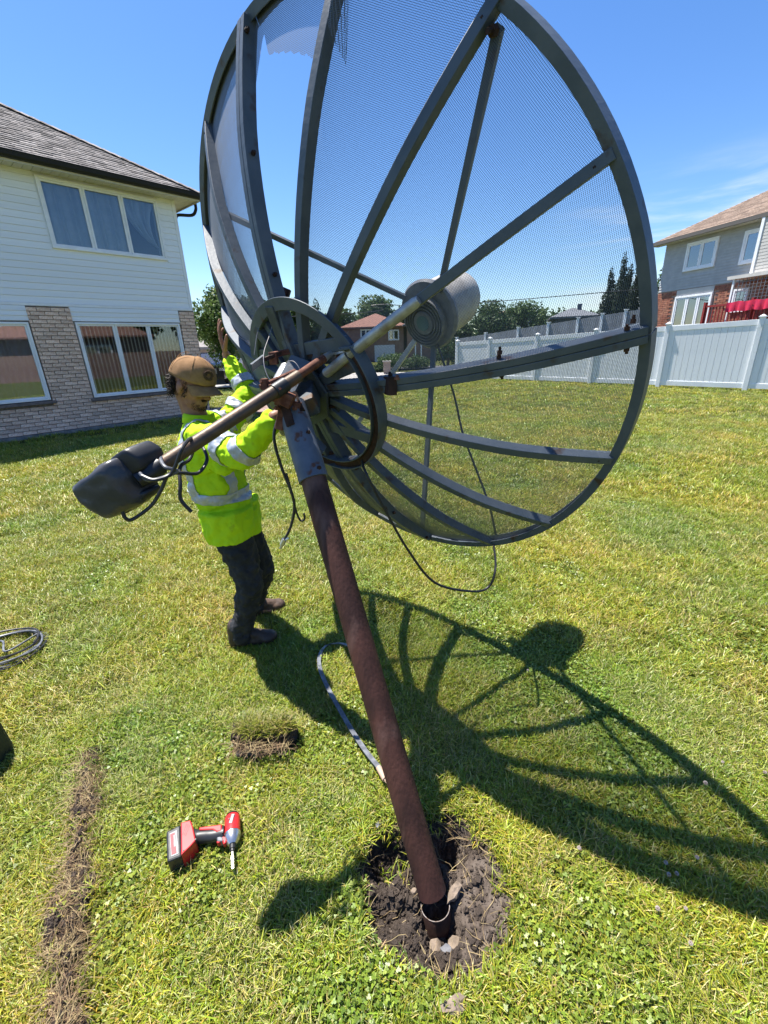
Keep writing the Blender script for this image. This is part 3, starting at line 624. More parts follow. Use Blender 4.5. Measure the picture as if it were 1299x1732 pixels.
for a, b in zip(posts[:-1], posts[1:]):
    x0, x1 = a+.063, b-.063; t0, t1 = top(a)-.05, top(b)-.05
    for (z0, z1, h) in ((t0-.09, t1-.09, .15), (.10, .10, .15)):
        MB().beam((x0, 0, z0+.02), (x1, 0, z1+.02), .05, h).build('rail', 'white', FN, bevel=.004)
    n = 13; w_ = (x1-x0)/n
    for k in range(n):
        xa = x0+k*w_; tt = t0+(t1-t0)*(k+.5)/n-.10
        kid('fence_board', ub, None, FN, (xa+w_/2, .0, (tt+.12)/2), (w_-.007, .024, tt-.12))
    MB().bx(x0, x1, -.016, -.0125, .12, min(t0, t1)-.1).build('tongue_strip', 'white', FN)
# second fence on the rise behind it, its shade put into the grey board colour
F2 = thing('fence', 'vinyl fence with grey shade-coloured boards and white caps, seen above the white fence through the dish mesh', 'fence', FA+Vector((.78, .63, 0))*4, frot, world_coords=False)
w = MB(); ps2 = [5.0, 6.1, 7.1, 8.2, 9.7, 11.4, 13.5, 15.6]
def top2(s): return 2.62-.082*(s-5.6)+.05
for a, b in zip(ps2[:-1], ps2[1:]):
    n = 12
    for k in range(n):
        x0 = a+(b-a)*k/n; x1 = a+(b-a)*(k+1)/n-.01; kid('fence_board', ub2, None, F2, ((x0+x1)/2, 0, top2(x0)/2), (x1-x0, .03, top2(x0))) if 'ub2' in globals() else w.bx(x0, x1, -.015, .015, 0, top2((x0+x1)/2))
w.build('fence_board', mat('shade_grey_fence_board', (.30, .31, .33), .8, 0, (.24, .25, .27), 3, island=.1), F2, kind='stuff')
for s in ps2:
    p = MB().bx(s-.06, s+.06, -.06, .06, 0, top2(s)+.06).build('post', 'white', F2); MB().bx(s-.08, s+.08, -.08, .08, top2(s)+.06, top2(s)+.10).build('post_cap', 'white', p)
# ================================================================ right house
RA = Vector((15.68, 26.0, 0)); rd = Vector((.24, -.97, 0)).normalized()
H2 = thing('house', 'grey sided house with red brick ground floor and tan roof behind the fence, right side', 'house', RA, math.atan2(rd.y, rd.x), world_coords=False)
ox = -.5
w = MB(); tiles_around(w, ox, 9, 0, 3.82, [(.72, 2.82, 2.0, 3.48), (3.86, 4.6, 2.6, 3.5)], 0, .2); w.build('lower_wall', 'mortar2', H2)
w = MB(); tiles_around(w, ox, 9, 3.82, 6.12, [(.9, 2.5, 4.68, 5.88), (3.8, 4.5, 4.5, 5.84)], 0, .2); w.build('upper_wall', 'greysiding', H2)
w = MB(); w.bx(ox, ox+.2, .2, 9, 0, 6.12); w.bx(ox, 9, 9, 9.2, 0, 6.12); w.bx(8.8, 9, .2, 9, 0, 6.12); w.bx(ox+.2, 8.8, 3, 3.1, 0, 6.12); w.bx(ox+.2, 8.8, .2, 3, 3.75, 3.85); w.build('inner_wall', 'interior', H2)
w = MB(); z = 1.6; row = 0
while z+.085 < 3.8:
    x = ox - (row % 2)*.15
    while x < 6:
        a, b = max(x, ox), x+.285
        if not ((z+.085 > 1.9 and z < 3.56 and b > .64 and a < 2.9) or (z > 2.5 and z < 3.58 and b > 3.78 and a < 4.68)): w.bx(a, b, -.03, -.001, z, z+.08)
        x += .30
    z += .095; row += 1
w.build('brick_course', 'redbrick', H2, kind='stuff')
w = MB(); z = 3.84
while z < 6.05:
    for a, b in ([(ox, .82), (2.58, 3.72), (4.58, 9)] if (4.5 < z+.13 and z < 5.95) else [(ox, 9)]):
        w.add([(a, -.002, z), (b, -.002, z), (b, -.03, z), (a, -.03, z), (a, -.006, z+.12), (b, -.006, z+.12)], [(0, 1, 2, 3), (3, 2, 5, 4), (0, 3, 4), (1, 5, 2)])
    z += .125
w.build('siding_course', 'greysiding', H2, kind='stuff')
window(H2, .96, 2.46, 4.74, 5.82, 2, y=-.03, fw=.10, sash=.07, glass='glassdark'); window(H2, 3.88, 4.46, 4.6, 5.74, 1, y=-.03, fw=.10, sash=.07, glass='glassdark')
window(H2, .80, 2.74, 2.05, 3.42, 3, y=-.03, fw=.08, sash=.07, glass='glassdark'); window(H2, 3.95, 4.5, 2.6, 3.42, 1, y=-.03, fw=.08, sash=.06, glass='glassdark')
curtain(H2, .96, 1.2, 4.74, 5.82, .1, waves=3)
w = MB(); w.bx(.72, 2.82, -.035, -.001, 3.5, 3.8); w.build('lintel_panel', 'beigesiding', H2)
o2 = .55; MB().bx(ox-o2, 9, -o2, 0, 6.10, 6.14).build('soffit', 'beigesiding', H2); MB().bx(ox-o2, 9, -o2-.12, -o2, 6.08, 6.24).build('gutter', mat('brown_gutter', (.12, .105, .09), .5), H2)
w = MB(); T2 = 5.; p2 = .52
w.add([(ox-o2, -o2, 6.2), (ox-o2+T2, -o2+T2, 6.2+T2*p2), (9, -o2+T2, 6.2+T2*p2), (9, -o2, 6.2), (ox-o2, 9.6, 6.2)], [(0, 3, 2, 1), (0, 1, 4)]); w.build('roof', 'shingle2', H2)
w = MB(); nr2 = Vector((0, -p2, 1)).normalized(); s2 = Vector((0, 1, p2)).normalized(); t = 0
while t < T2*math.sqrt(1+p2*p2):
    y = t/math.sqrt(1+p2*p2); x = ox-o2+y
    while x < 9:
        wx = random.uniform(.2, .45); p = Vector((x, -o2, 6.2))+s2*t+nr2*.004; w.add([p, p+Vector((wx-.01, 0, 0)), p+Vector((wx-.01, 0, 0))+nr2*.03, p+nr2*.03, p+s2*.2+nr2*.01, p+s2*.2+nr2*.01+Vector((wx-.01, 0, 0))], [(0, 1, 2, 3), (3, 2, 5, 4)]); x += wx
    t += .17
w.build('shingle_course', 'shingle2', H2, kind='stuff')
# projecting bay, porch roof and red deck
w = MB(); w.bx(4.95, 8.5, -.6, -.03, 4.0, 6.09); w.build('bay', 'beigesiding', H2)
w = MB(); z = 4.02
while z < 6.0: w.bx(4.94, 8.5, -.62, -.601, z, z+.10); z += .125
w.build('bay_siding_course', 'beigesiding', H2, kind='stuff')
MB().bx(4.88, 5.0, -.66, -.56, 3.95, 6.08).build('corner_trim', 'trim', H2)
w = MB(); w.bx(4.15, 8.5, -.95, -.03, 3.84, 3.98); w.build('porch_roof', 'beigesiding', H2)
MB().bx(4.4, 4.48, -.9, -.82, 1.5, 3.84).build('porch_post', 'trim', H2)
w = MB(); 
for k in range(10): w.bx(4.7+k*.16, 4.72+k*.16, -.9, -.88, 2.9, 3.8)
for k in range(7): w.bx(4.65, 6.3, -.9, -.88, 2.9+k*.13, 2.915+k*.13)
w.build('trellis', 'lnb_grey', H2, kind='stuff')
DK = thing('deck', 'red stained wooden deck railing beside the grey and brick house', 'deck', RA, math.atan2(rd.y, rd.x), world_coords=False)
w = MB(); w.bx(3.55, 8, -1.1, -.05, 1.7, 1.8); w.build('deck_floor', 'deckred', DK)
MB().bx(3.5, 8, -1.15, -1.06, 2.78, 2.86).build('top_rail', 'deckred', DK); MB().bx(3.5, 8, -1.13, -1.08, 1.9, 1.97).build('bottom_rail', 'deckred', DK)
for k in range(28): kid('baluster', ubr, None, DK, (3.6+k*.15, -2.2, 2.35), (.035, .035, .85)) if False else None
bal = MB().box((0, 0, 0), (1, 1, 1)).mesh('baluster_unit'); bal.materials.append(M['deckred'])
for k in range(26): kid('baluster', bal, None, DK, (3.6+k*.16, -1.105, 2.375), (.045, .03, .80))
for x in (3.5, 5.7, 7.9): MB().bx(x-.05, x+.05, -1.18, -1.04, 0, 3.0).build('post', 'deckred', DK)
w = MB(); n = 24; vs = []; fs = []
for i in range(n+1):
    x = 4.6+i*.1
    for j in range(4): vs.append((x, -1.20+.03*math.sin(i*1.7)*j, 2.9-.13*j-.02*math.sin(i*.9)))
for i in range(n):
    for j in range(3): fs.append((i*4+j, i*4+j+1, i*4+j+5, i*4+j+4))
rc = w.add(vs, fs).build('red_cloth', 'redcloth', smooth='all'); rc.location = RA; rc.rotation_euler = (0, 0, math.atan2(rd.y, rd.x)); tag(rc, 'crimson cloth draped over the deck railing', 'cloth')
# ================================================================ far houses
def simple_house(name, label, loc, rotz, w_, d_, z0, hw, pitch, wallm, roofm, ov=.5, hip=True):
    r = thing(name, label, 'house', loc, rotz, world_coords=False)
    MB().bx(-w_/2, w_/2, 0, d_, z0, hw).build('wall', wallm, r)
    W, D = w_/2+ov, d_+ov; rh = min(W, (d_/2+ov))*pitch; m = MB(); h = hw; k = (d_/2+ov) if hip else 0
    k = min(k, W-.1)
    v = [(-W, -ov, h), (W, -ov, h), (W, D, h), (-W, D, h), (-W+k, d_/2, h+rh), (W-k, d_/2, h+rh)]
    v2 = [(x, y, z-.15) for x, y, z in v[:4]]
    m.add(v+v2, [(0, 1, 5, 4), (1, 2, 5), (2, 3, 4, 5), (3, 0, 4), (0, 6, 7, 1), (1, 7, 8, 2), (2, 8, 9, 3), (3, 9, 6, 0), (6, 9, 8, 7)]); m.build('roof', roofm, r)
    return r
h = simple_house('house', 'brown brick house with red hip roof seen left of the white feed dome', (-.4, 50, 0), -.05, 6.3, 9, -.5, 3.55, .42, 'tanbrick', 'shingle3')
window(h, -1.35, -.35, 2.4, 3.25, 2, y=-.06, fw=.08, sash=.06, glass='glassdark'); window(h, -2.2, -1.5, .3, 1.1, 1, y=-.06, fw=.08, sash=.06, glass='glassdark'); window(h, 1.6, 2.6, 2.2, 3.1, 2, y=-.06, fw=.08, sash=.06, glass='glassdark')
MB().bx(.0, 2.2, -.09, -.02, -.4, 1.7).build('garage_door', 'garagedoor', h)
w = MB(); w.add([(-6.2, -1.5, 3.3), (-3.0, -1.5, .9), (-3.0, 5, .9), (-6.2, 5, 3.3), (-9.5, -1.5, .9), (-9.5, 5, .9)], [(0, 1, 2, 3), (0, 3, 5, 4)]); w.build('wing_roof', 'shingle3', h)
MB().bx(-9.2, -3.2, -.8, 4.5, -.4, .95).build('wing_wall', 'tanbrick', h)
h = simple_house('house', 'brown brick house front with white porch columns behind the dish feed', (5.6, 49, 0), 0, 5, 8, -.5, 3.6, .3, 'tanbrick', 'shingle4')
for x in (-1.8, -1.2, .2): MB().bx(x, x+.12, -1.0, -.88, -.4, 3.3).build('column', 'trim', h)
window(h, -1, 0, 2.3, 3.1, 2, y=-.06, fw=.08, sash=.06, glass='glassdark')
h = simple_house('house', 'slate blue gabled house beyond the fence, left of the tall cypresses', (17.6, 42, 0), -.30, 3.3, 6, 0, 3.5, .40, 'bluewall', 'shingle4', hip=True)
MB().bx(.3, .65, 2.0, 2.4, 4.0, 4.62).build('chimney', 'bluewall', h)
window(h, -.6, .0, 2.2, 3.0, 1, y=-.06, fw=.06, sash=.05, glass='glassdark')
h = simple_house('house', 'distant tan roofed house half hidden among the trees left of the slate blue house', (17.2, 58, 0), 0, 3.5, 6, 0, 4.9, .3, 'beigesiding', 'shingle2')
h = simple_house('house', 'low grey roofed house just right of the tall cypresses', (22.6, 39, 0), -.4, 4.0, 6, 0, 3.4, .35, 'beigesiding', 'shingle4')
# neighbour garage and parked car beyond the left house
h = simple_house('garage', 'neighbouring garage with a white door behind the parked black car', (-9.6, 28, 0), .15, 5.4, 6, -.1, 1.9, .22, 'garagewall', 'shingle', ov=.3); h['category'] = 'garage'
gd = MB().bx(-1.6, 1.3, -.06, -.005, 0, 1.45).build('garage_door', 'garagedoor', h)
for k in range(4): MB().bx(-1.58, 1.28, -.085, -.061, .03+k*.36, .36+k*.36).build('door_panel', 'garagedoor', gd)
CR = thing('parked_car', 'black car parked on the driveway in front of the neighbouring garage', 'car', (-8.7, 24.6, .05), .12, world_coords=False)
w = MB(); pr = [(-.88, .30), (-.90, .75), (-.86, .98), (-.70, 1.05), (.70, 1.05), (.86, .98), (.90, .75), (.88, .30)]
w.sweep([(0, y, 0) for y in (-2.2, -1.9, 2.1, 2.3)], [(Vector((s, 0, 0)), Vector((0, 0, zz))) for s, zz in ((.92, .88), (1, 1), (1, 1), (.95, .9))], pr); w.build('body', 'carpaint', CR, smooth=True, bevel=.03)
w = MB(); w.sweep([(0, -1.0, 0), (0, -.25, 0), (0, 1.5, 0), (0, 2.1, 0)], [(Vector((.98, 0, 0)), Vector((0, 0, .66))), (Vector((.84, 0, 0)), Vector((0, 0, 1))), (Vector((.84, 0, 0)), Vector((0, 0, 1))), (Vector((.92, 0, 0)), Vector((0, 0, .66)))], [(-.86, 1.0), (-.78, 1.5), (.78, 1.5), (.86, 1.0)]); w.build('cabin', 'glassdark', CR)
w = MB(); w.bx(-.66, .66, -.25, 1.5, 1.49, 1.54); w.build('car_roof', 'carpaint', CR, bevel=.02)
w = MB(); w.bx(-.5, .5, -2.24, -2.12, .55, .8); w.build('grille', 'chrome', CR)
for sx in (-1, 1):
    MB().bx(sx*.72-.13, sx*.72+.13, -2.2, -2.0, .66, .82).build('headlight', 'headlight', CR, bevel=.02)
    for y in (-1.45, 1.5): q = MB().cyl((sx*.70, y, .33), (sx*.92, y, .33), .33, 20).build('wheel', 'rubber', CR); MB().cyl((sx*.92, y, .33), (sx*.935, y, .33), .20, 16).build('rim', 'chrome', q)
# brick pillar by the drive
P_ = thing('pillar', 'short tan brick pillar with a cap at the edge of the drive', 'pillar', (.47, 26.4, .05)); MB().bx(.27, .67, 26.2, 26.6, .05, .74).build('pillar_shaft', 'garagewall', P_); MB().bx(.22, .72, 26.15, 26.65, .742, .80).build('pillar_cap', 'concrete', P_)
# utility wire
o = MB().tube(spline([(-40, 33, 3.6), (-3, 30, 3.55), (.0, 29.5, 3.98), (7, 29, 3.88), (40, 25, 5.2)], 10), .022, 5).build('utility_wire', 'cable'); tag(o, 'thin black utility wire crossing the sky behind the dish feed', 'wire')
# ================================================================ trees and shrubs
def crown_mesh(blobs, n, leaf, seed, dens_surf=.65):
    r = np.random.default_rng(seed); B = np.array(blobs, float); vol = (B[:, 3]*B[:, 4]*B[:, 5])**.67; pick = r.choice(len(B), n, p=vol/vol.sum())
    d = r.normal(size=(n, 3)); d /= np.linalg.norm(d, axis=1)[:, None]; rad = np.where(r.random(n) < dens_surf, r.uniform(.82, 1.08, n), r.uniform(.3, .85, n))
    lump = 1+.16*np.sin(d[:, 0]*7+pick)*np.sin(d[:, 1]*6+pick*2)+.12*np.sin(d[:, 2]*9+pick*3)
    c = B[pick, :3]+d*B[pick, 3:6]*(rad*lump)[:, None]
    nr = d*.6+r.normal(size=(n, 3))*.7; nr[:, 2] += .25; nr /= np.linalg.norm(nr, axis=1)[:, None]; t = np.cross(nr, r.normal(size=(n, 3))); t /= np.linalg.norm(t, axis=1)[:, None]; b = np.cross(nr, t)
    s = (leaf*r.uniform(.6, 1.35, n))[:, None]; v = np.stack([c-t*s*.9, c-b*s*.5, c+t*s*.9, c+b*s*.5], 1).reshape(-1, 3); me = bpy.data.meshes.new('crown')
    me.vertices.add(4*n); me.vertices.foreach_set('co', v.ravel()); me.loops.add(4*n); me.loops.foreach_set('vertex_index', np.arange(4*n)); me.polygons.add(n); me.polygons.foreach_set('loop_start', np.arange(0, 4*n, 4)); me.update(); return me
def tree(name, label, x, y, z0, top_, wdt, m, n, leaf, seed, trunk=.25, cat='tree', group=None, shape='round'):
    random.seed(seed); T_ = thing(name, label, cat, (x, y, z0), group=group, world_coords=False); Ht = top_-z0; bl = []
    if shape == 'round':
        for k in range(11):
            a = random.uniform(0, 2*PI); q = random.uniform(.0, .62); hz = random.uniform(.36, .84); rr = random.uniform(.22, .36)
            bl.append((math.cos(a)*q*wdt/2, math.sin(a)*q*wdt/2, Ht*hz, wdt*rr*.75, wdt*rr*.75, min(Ht*.16, wdt*rr*.7)))
        bl.append((0, 0, Ht*.84, wdt*.22, wdt*.22, Ht*.15))
    elif shape == 'column':
        for k in range(9): t = k/8; bl.append((random.uniform(-.08, .08)*wdt, random.uniform(-.08, .08)*wdt, Ht*(.06+.86*t), wdt*(.5-.38*t**1.6), wdt*(.5-.38*t**1.6), Ht*.12))
    else:
        for k in range(7): a = random.uniform(0, 2*PI); bl.append((math.cos(a)*wdt*.28, math.sin(a)*wdt*.28, Ht*random.uniform(.3, .65), wdt*.26, wdt*.26, Ht*.33))
    o = bpy.data.objects.new('crown', crown_mesh(bl, n, leaf, seed)); COL.objects.link(o); o.parent = T_; o.data.materials.append(M[m])
    w = MB(); w.tube([(0, 0, 0), (.05*Ht*.1, 0, Ht*.3), (0, 0, Ht*.75)], [trunk*.5, trunk*.38, trunk*.12], 8)
    for k in range(4 if shape == 'round' else 0): a = k*1.7+seed; w.tube([(0, 0, Ht*(.28+.08*k)), (math.cos(a)*wdt*.18, math.sin(a)*wdt*.18, Ht*(.48+.07*k)), (math.cos(a)*wdt*.32, math.sin(a)*wdt*.32, Ht*(.6+.06*k))], [trunk*.25, trunk*.15, trunk*.05], 6)
    w.build('trunk', 'bark', T_, smooth=True); return T_
tree('maple_tree', 'green leafy tree rising directly behind the corner of the left house', -7.0, 21.5, 0, 4.35, 3.0, 'leaf3', 9000, .085, 3)
tree('maple_tree', 'broad dark tree on the skyline just right of the left house', -14.5, 52, 0, 7.2, 8, 'leaf2', 6000, .22, 4)
tree('maple_tree', 'tree on the skyline seen through the left mesh panels above the hub', -10.6, 56, 0, 7.3, 7, 'leaf1', 5000, .22, 5)
tree('conifer_tree', 'pointed pale green conifer seen between two dish ribs above the hub bracket', -8.6, 44, 0, 6.2, 2.6, 'leaf3', 3500, .16, 6, shape='column')
tree('conifer_tree', 'dark conifer seen right of the hub bracket', -6.4, 50, 0, 6.1, 3.4, 'leaf2', 3500, .18, 7, shape='column')
tree('maple_tree', 'tree with open crown left of the red roofed house', -4.4, 60, 0, 6.3, 6, 'leaf1', 4500, .22, 8)
tree('maple_tree', 'tall broad tree rising behind the red roofed house', -.7, 64, 0, 8.0, 8.5, 'leaf1', 7000, .24, 9)
tree('maple_tree', 'lower tree behind the right end of the red roofed house', 4.0, 66, 0, 6.6, 6, 'leaf2', 4000, .24, 10)
tree('maple_tree', 'large round tree behind the far end of the white fence, nearest the feed dome', 10.0, 41, 0, 5.1, 5.2, 'leaf2', 9000, .13, 12)
tree('maple_tree', 'mid green round tree, second to the right of the feed dome', 13.0, 44, 0, 5.0, 4.6, 'leaf1', 7000, .14, 13)
tree('conifer_tree', 'small dark conifer between the round trees and the slate blue house', 15.6, 45, 0, 4.7, 2.0, 'leaf2', 2500, .12, 14, shape='column')
tree('conifer_tree', 'pale conifer at the right end of the round trees', 14.6, 42, 0, 4.2, 1.9, 'leaf3', 2500, .12, 15, shape='column')
tree('maple_tree', 'dark tree filling the gap under the feed dome', 7.6, 43, 0, 3.6, 3.6, 'leaf2', 5000, .14, 16)
for i, (x, y, t, wd_, lb) in enumerate(((15.5, 32, 5.6, .95, 'leftmost and lowest of the four tall dark cypresses'), (16.0, 31.6, 6.35, 1.0, 'tallest of the four dark cypresses, second from the left'), (16.75, 32.2, 5.75, .8, 'third dark cypress from the left, in the notch of the clump'), (17.15, 31.8, 6.15, .95, 'rightmost of the four tall dark cypresses'))):
    tree('cypress_tree', lb, x, y, 0, t, wd_*1.45, 'leaf4', 20000, .06, 20+i, shape='column', group='tall cypresses beyond the fence')
tree('shrub', 'maroon leafed shrub at the left foot of the cypresses', 14.9, 33, 0, 3.1, 1.6, 'leaf5', 1500, .1, 30, cat='shrub', shape='shrub')
tree('maple_tree', 'small green tree just left of the grey sided house', 17.6, 30, 0, 5.2, 1.2, 'leaf1', 2500, .09, 31, shape='column')
for i, (x, y, t, wd_, lb) in enumerate(((-1.2, 31, .62, 1.6, 'low rounded shrub left of the brick pillar'), (1.0, 31.0, 1.25, 2.2, 'rounded green shrub behind the brick pillar'), (2.6, 32, 1.15, 2.0, 'dark shrub under the dish feed'), (4.6, 30.5, 2.1, 1.7, 'dark shrub beside the far end of the white fence'), (-.3, 30.2, .5, 1.1, 'small dark shrub just left of the pillar foot'))):
    tree('shrub', lb, x, y, .0, t, wd_, ('leaf3', 'leaf1', 'leaf2', 'leaf2', 'leaf2')[i], 3500, .06, 40+i, cat='shrub', shape='shrub')
tree('maple_tree', 'tree beside the right grey house behind the fence rise', 24.5, 45, 0, 4.6, 5, 'leaf2', 3000, .16, 51)
o = bpy.data.objects.new('treeline', crown_mesh([(x, 95+8*math.sin(x), 2.6+random.uniform(-.5, 1.2), 5, 4, 3.2) for x in range(-70, 90, 5)], 26000, .5, 77)); COL.objects.link(o); o.data.materials.append(M['leaf2']); tag(o, 'far hazy line of trees closing the view behind the houses', 'trees'); o['kind'] = 'stuff'
# houses and trees across the lawn behind the viewpoint (the left house's windows mirror them)
h = simple_house('house', 'red roofed brick house across the yard, mirrored in the lower windows', (24, -6, 0), -1.9, 12, 9, 0, 3.2, .45, 'tanbrick', 'shingle3')
window(h, -3, -1, 1.0, 2.4, 2, y=-.06, fw=.08, sash=.06, glass='glassdark')
h = simple_house('house', 'pale neighbouring house across the yard behind the viewpoint', (14, -22, 0), -2.6, 12, 9, 0, 5.2, .45, 'beigesiding', 'shingle')
h = simple_house('house', 'brown house farther along the yard behind the viewpoint', (34, 12, 0), -1.6, 10, 9, 0, 5.0, .45, 'garagewall', 'shingle2')
for i, (x, y, t, wd_) in enumerate(((26, 4, 8, 6), (22, -15, 9, 7), (30, -2, 10, 7), (8, -28, 9, 7), (38, 4, 9, 7), (19, -27, 10, 8), (-2, -30, 8, 7))):
    tree('maple_tree', 'broad leafy tree across the yard behind the viewpoint', x, y, 0, t, wd_, 'leaf1' if i % 2 else 'leaf2', 3000, .3, 60+i, group='trees behind the viewpoint')
fbm_ = MB().box((0, 0, 0), (1, 1, 1)).mesh('brown_board_unit'); fbm_.materials.append(M['tanbrick'])
FB = thing('fence', 'brown board fence across the yard behind the viewpoint', 'fence', (18, -6, 0), -1.9, world_coords=False)
for k in range(60): kid('fence_board', fbm_, None, FB, (-12+k*.4, 0, .9), (.38, .03, 1.8))
random.seed(8)
# ================================================================ satellite dish
def pt(px, py, y):
    """a sight line from the camera meets the plane at distance y: measured position of a point of the dish, cables or figure"""
    v = R3 @ Vector(((px-649.5)/735, -(py-866)/735, -1)); return Vector((0, 0, 1.6)) + v*(y/v.y)
def gp(px, py, z=0.):
    v = R3 @ Vector(((px-649.5)/735, -(py-866)/735, -1)); return Vector((0, 0, 1.6)) + v*((z-1.6)/v.z)
dc = Vector((-.012, 2.091, 1.593)); th, ph = .757, .349; RR = 1.115; DEP = .385
dn = Vector((math.cos(ph)*math.sin(th), math.cos(ph)*math.cos(th), math.sin(ph))); du = Vector((math.cos(th), -math.sin(th), 0)); dv = du.cross(dn)
if dv.z < 0: dv = -dv
def rad(a): a = math.radians(a); return du*math.cos(a)+dv*math.sin(a)
def surf(r, a, off=0.):
    """point on the reflector; off pushes it to the convex (camera) side"""
    e = rad(a); sl = 2*DEP*r/RR**2; nn = (e*sl - dn).normalized(); return dc + e*r + dn*(-DEP+DEP*(r/RR)**2) + nn*off
BASE = Vector((.108, .842, .004))
D = thing('satellite_dish', 'large grey mesh satellite dish on a rusty mast leaning out of its hole', 'satellite dish', (.118, .80, 0))
angs = [1.6, 24.8, 48.2, 73.7, 97.2, 120.8, 144.6, 166, 187.3, 208.7, 230, 251, 272.2, 295, 315.5, 338.5]
def rib(a, r0, r1, w=.030, h=.040, name='rib', m='steel', side=0.):
    n = 18; pts = []; fr = []; t = rad(a+90)
    for i in range(n+1):
        r = r0+(r1-r0)*i/n; hh = h/2+.004-.016*max(0, (i/n-.7)/.3); p = surf(r, a, hh)+t*side; q = surf(r+.01, a, hh)+t*side; d = (q-p).normalized(); pts.append(p); fr.append((t, d.cross(t).normalized()))
    return MB().sweep(pts, fr, [(-w/2, -h/2), (w/2, -h/2), (w/2, h/2), (-w/2, h/2)]).build(name, m, D, bevel=.002)
def bolt(p, ax, r=.008, l=.014, parent=None, m='rustdark', name='bolt'):
    w = MB(); w.cyl(Vector(p), Vector(p)+Vector(ax).normalized()*l, r, 6); w.cyl(Vector(p)+Vector(ax).normalized()*l*.9, Vector(p)+Vector(ax).normalized()*(l*1.9), r*.55, 8); return w.build(name, m, parent or D)
for k, a in enumerate(angs):
    if k in (0, 4, 8, 12):
        rb = rib(a, .115, RR-.032, .023, .050, side=.0123); rib(a, .115, RR-.032, .023, .050, side=-.0123)
        for r in (.40, .74, 1.04):
            for s in (1, -1): bolt(surf(r, a, .03)+rad(a+90)*s*.026, rad(a+90)*s, .008, .008)
    else:
        rb = rib(a, .115, RR-.032, .029, .040); bolt(surf(RR-.07, a, .026), -dn, .005, .003)
# separate pale tube overlying one rib
w = MB(); w.tube([surf(r, 24.6, .062) for r in (.17, .175, .40, .585, .60)], [.012, .018, .019, .017, .012], 14); w.build('galvanised_tube', 'zinc', D, smooth=True)
# rim: four bolted segments
def rim_seg(a0, a1, name='rim_segment'):
    n = 40; pts = []; fr = []
    for i in range(n+1): a = a0+(a1-a0)*i/n; pts.append(dc+rad(a)*(RR-.016)); fr.append((rad(a), dn))
    prof = [(-.020, -.042), (.010, -.042), (.010, .012), (-.020, .012), (-.020, .008), (.0055, .008), (.0055, -.038), (-.020, -.038)]
    return MB().sweep(pts, fr, prof).build(name, 'steel', D, bevel=.001)
qs = [angs[0], angs[4], angs[8], angs[12], angs[0]+360]
for a0, a1 in zip(qs[:-1], qs[1:]): rim_seg(a0+.12, a1-.12)
# mesh panels: woven wire as a cut-out grid on a real curved sheet
def mesh_mat():
    m = bpy.data.materials.new('woven_wire_mesh'); m.use_nodes = True; t = m.node_tree; N = t.nodes; P = N['Principled BSDF']; K = t.links.new
    P.inputs['Base Color'].default_value = (.115, .135, .17, 1); P.inputs['Roughness'].default_value = .6; P.inputs['Metallic'].default_value = 0
    uv = N.new('ShaderNodeUVMap'); uv.uv_map = 'weave'; sp = N.new('ShaderNodeSeparateXYZ'); K(uv.outputs[0], sp.inputs[0])
    lw = N.new('ShaderNodeNewGeometry'); dt = N.new('ShaderNodeVectorMath'); dt.operation = 'DOT_PRODUCT'; K(lw.outputs['True Normal'], dt.inputs[0]); K(lw.outputs['Incoming'], dt.inputs[1])
    ab = N.new('ShaderNodeMath'); ab.operation = 'ABSOLUTE'; K(dt.outputs['Value'], ab.inputs[0]); mxn = N.new('ShaderNodeMath'); mxn.operation = 'MAXIMUM'; mxn.inputs[1].default_value = .16; K(ab.outputs[0], mxn.inputs[0])
    # wires are round: seen along the sheet they close the gaps, so their apparent width grows as 1/cos
    dv_ = N.new('ShaderNodeMath'); dv_.operation = 'DIVIDE'; dv_.inputs[0].default_value = .175; K(mxn.outputs[0], dv_.inputs[1])
    outs = []
    for i in (0, 1):
        a = N.new('ShaderNodeMath'); a.operation = 'MULTIPLY'; a.inputs[1].default_value = 1/.0040; K(sp.outputs[i], a.inputs[0]); f = N.new('ShaderNodeMath'); f.operation = 'FRACT'; K(a.outputs[0], f.inputs[0])
        c = N.new('ShaderNodeMath'); c.operation = 'LESS_THAN'; K(f.outputs[0], c.inputs[0]); K(dv_.outputs[0], c.inputs[1]); outs.append(c.outputs[0])
    mm = N.new('ShaderNodeMath'); mm.operation = 'MAXIMUM'; K(outs[0], mm.inputs[0]); K(outs[1], mm.inputs[1]); K(mm.outputs[0], P.inputs['Alpha']); return m
MESH = mesh_mat()
def panel(a0, a1, r0, r1, name='mesh_panel', rlim=None, off=.0, nr=14, na=8):
    am = (a0+a1)/2; eu, ev = rad(am), rad(am+90); vs = []; uv = []
    for i in range(nr+1):
        for j in range(na+1):
            a = a0+(a1-a0)*j/na; lo = rlim(j/na) if rlim else r0; r = lo+(r1-lo)*i/nr; p = surf(r, a, off); vs.append(p); q = p-dc; uv.append((q.dot(eu)+5, q.dot(ev)+5))
    fs = [(i*(na+1)+j, i*(na+1)+j+1, (i+1)*(na+1)+j+1, (i+1)*(na+1)+j) for i in range(nr) for j in range(na)]
    me = bpy.data.meshes.new(name); me.from_pydata([tuple(v) for v in vs], [], fs); me.update(); l = me.uv_layers.new(name='weave')
    for lp in me.loops: l.data[lp.index].uv = uv[lp.vertex_index]
    me.shade_smooth(); o = bpy.data.objects.new(name, me); COL.objects.link(o); me.materials.append(MESH); attach(o, D); return o
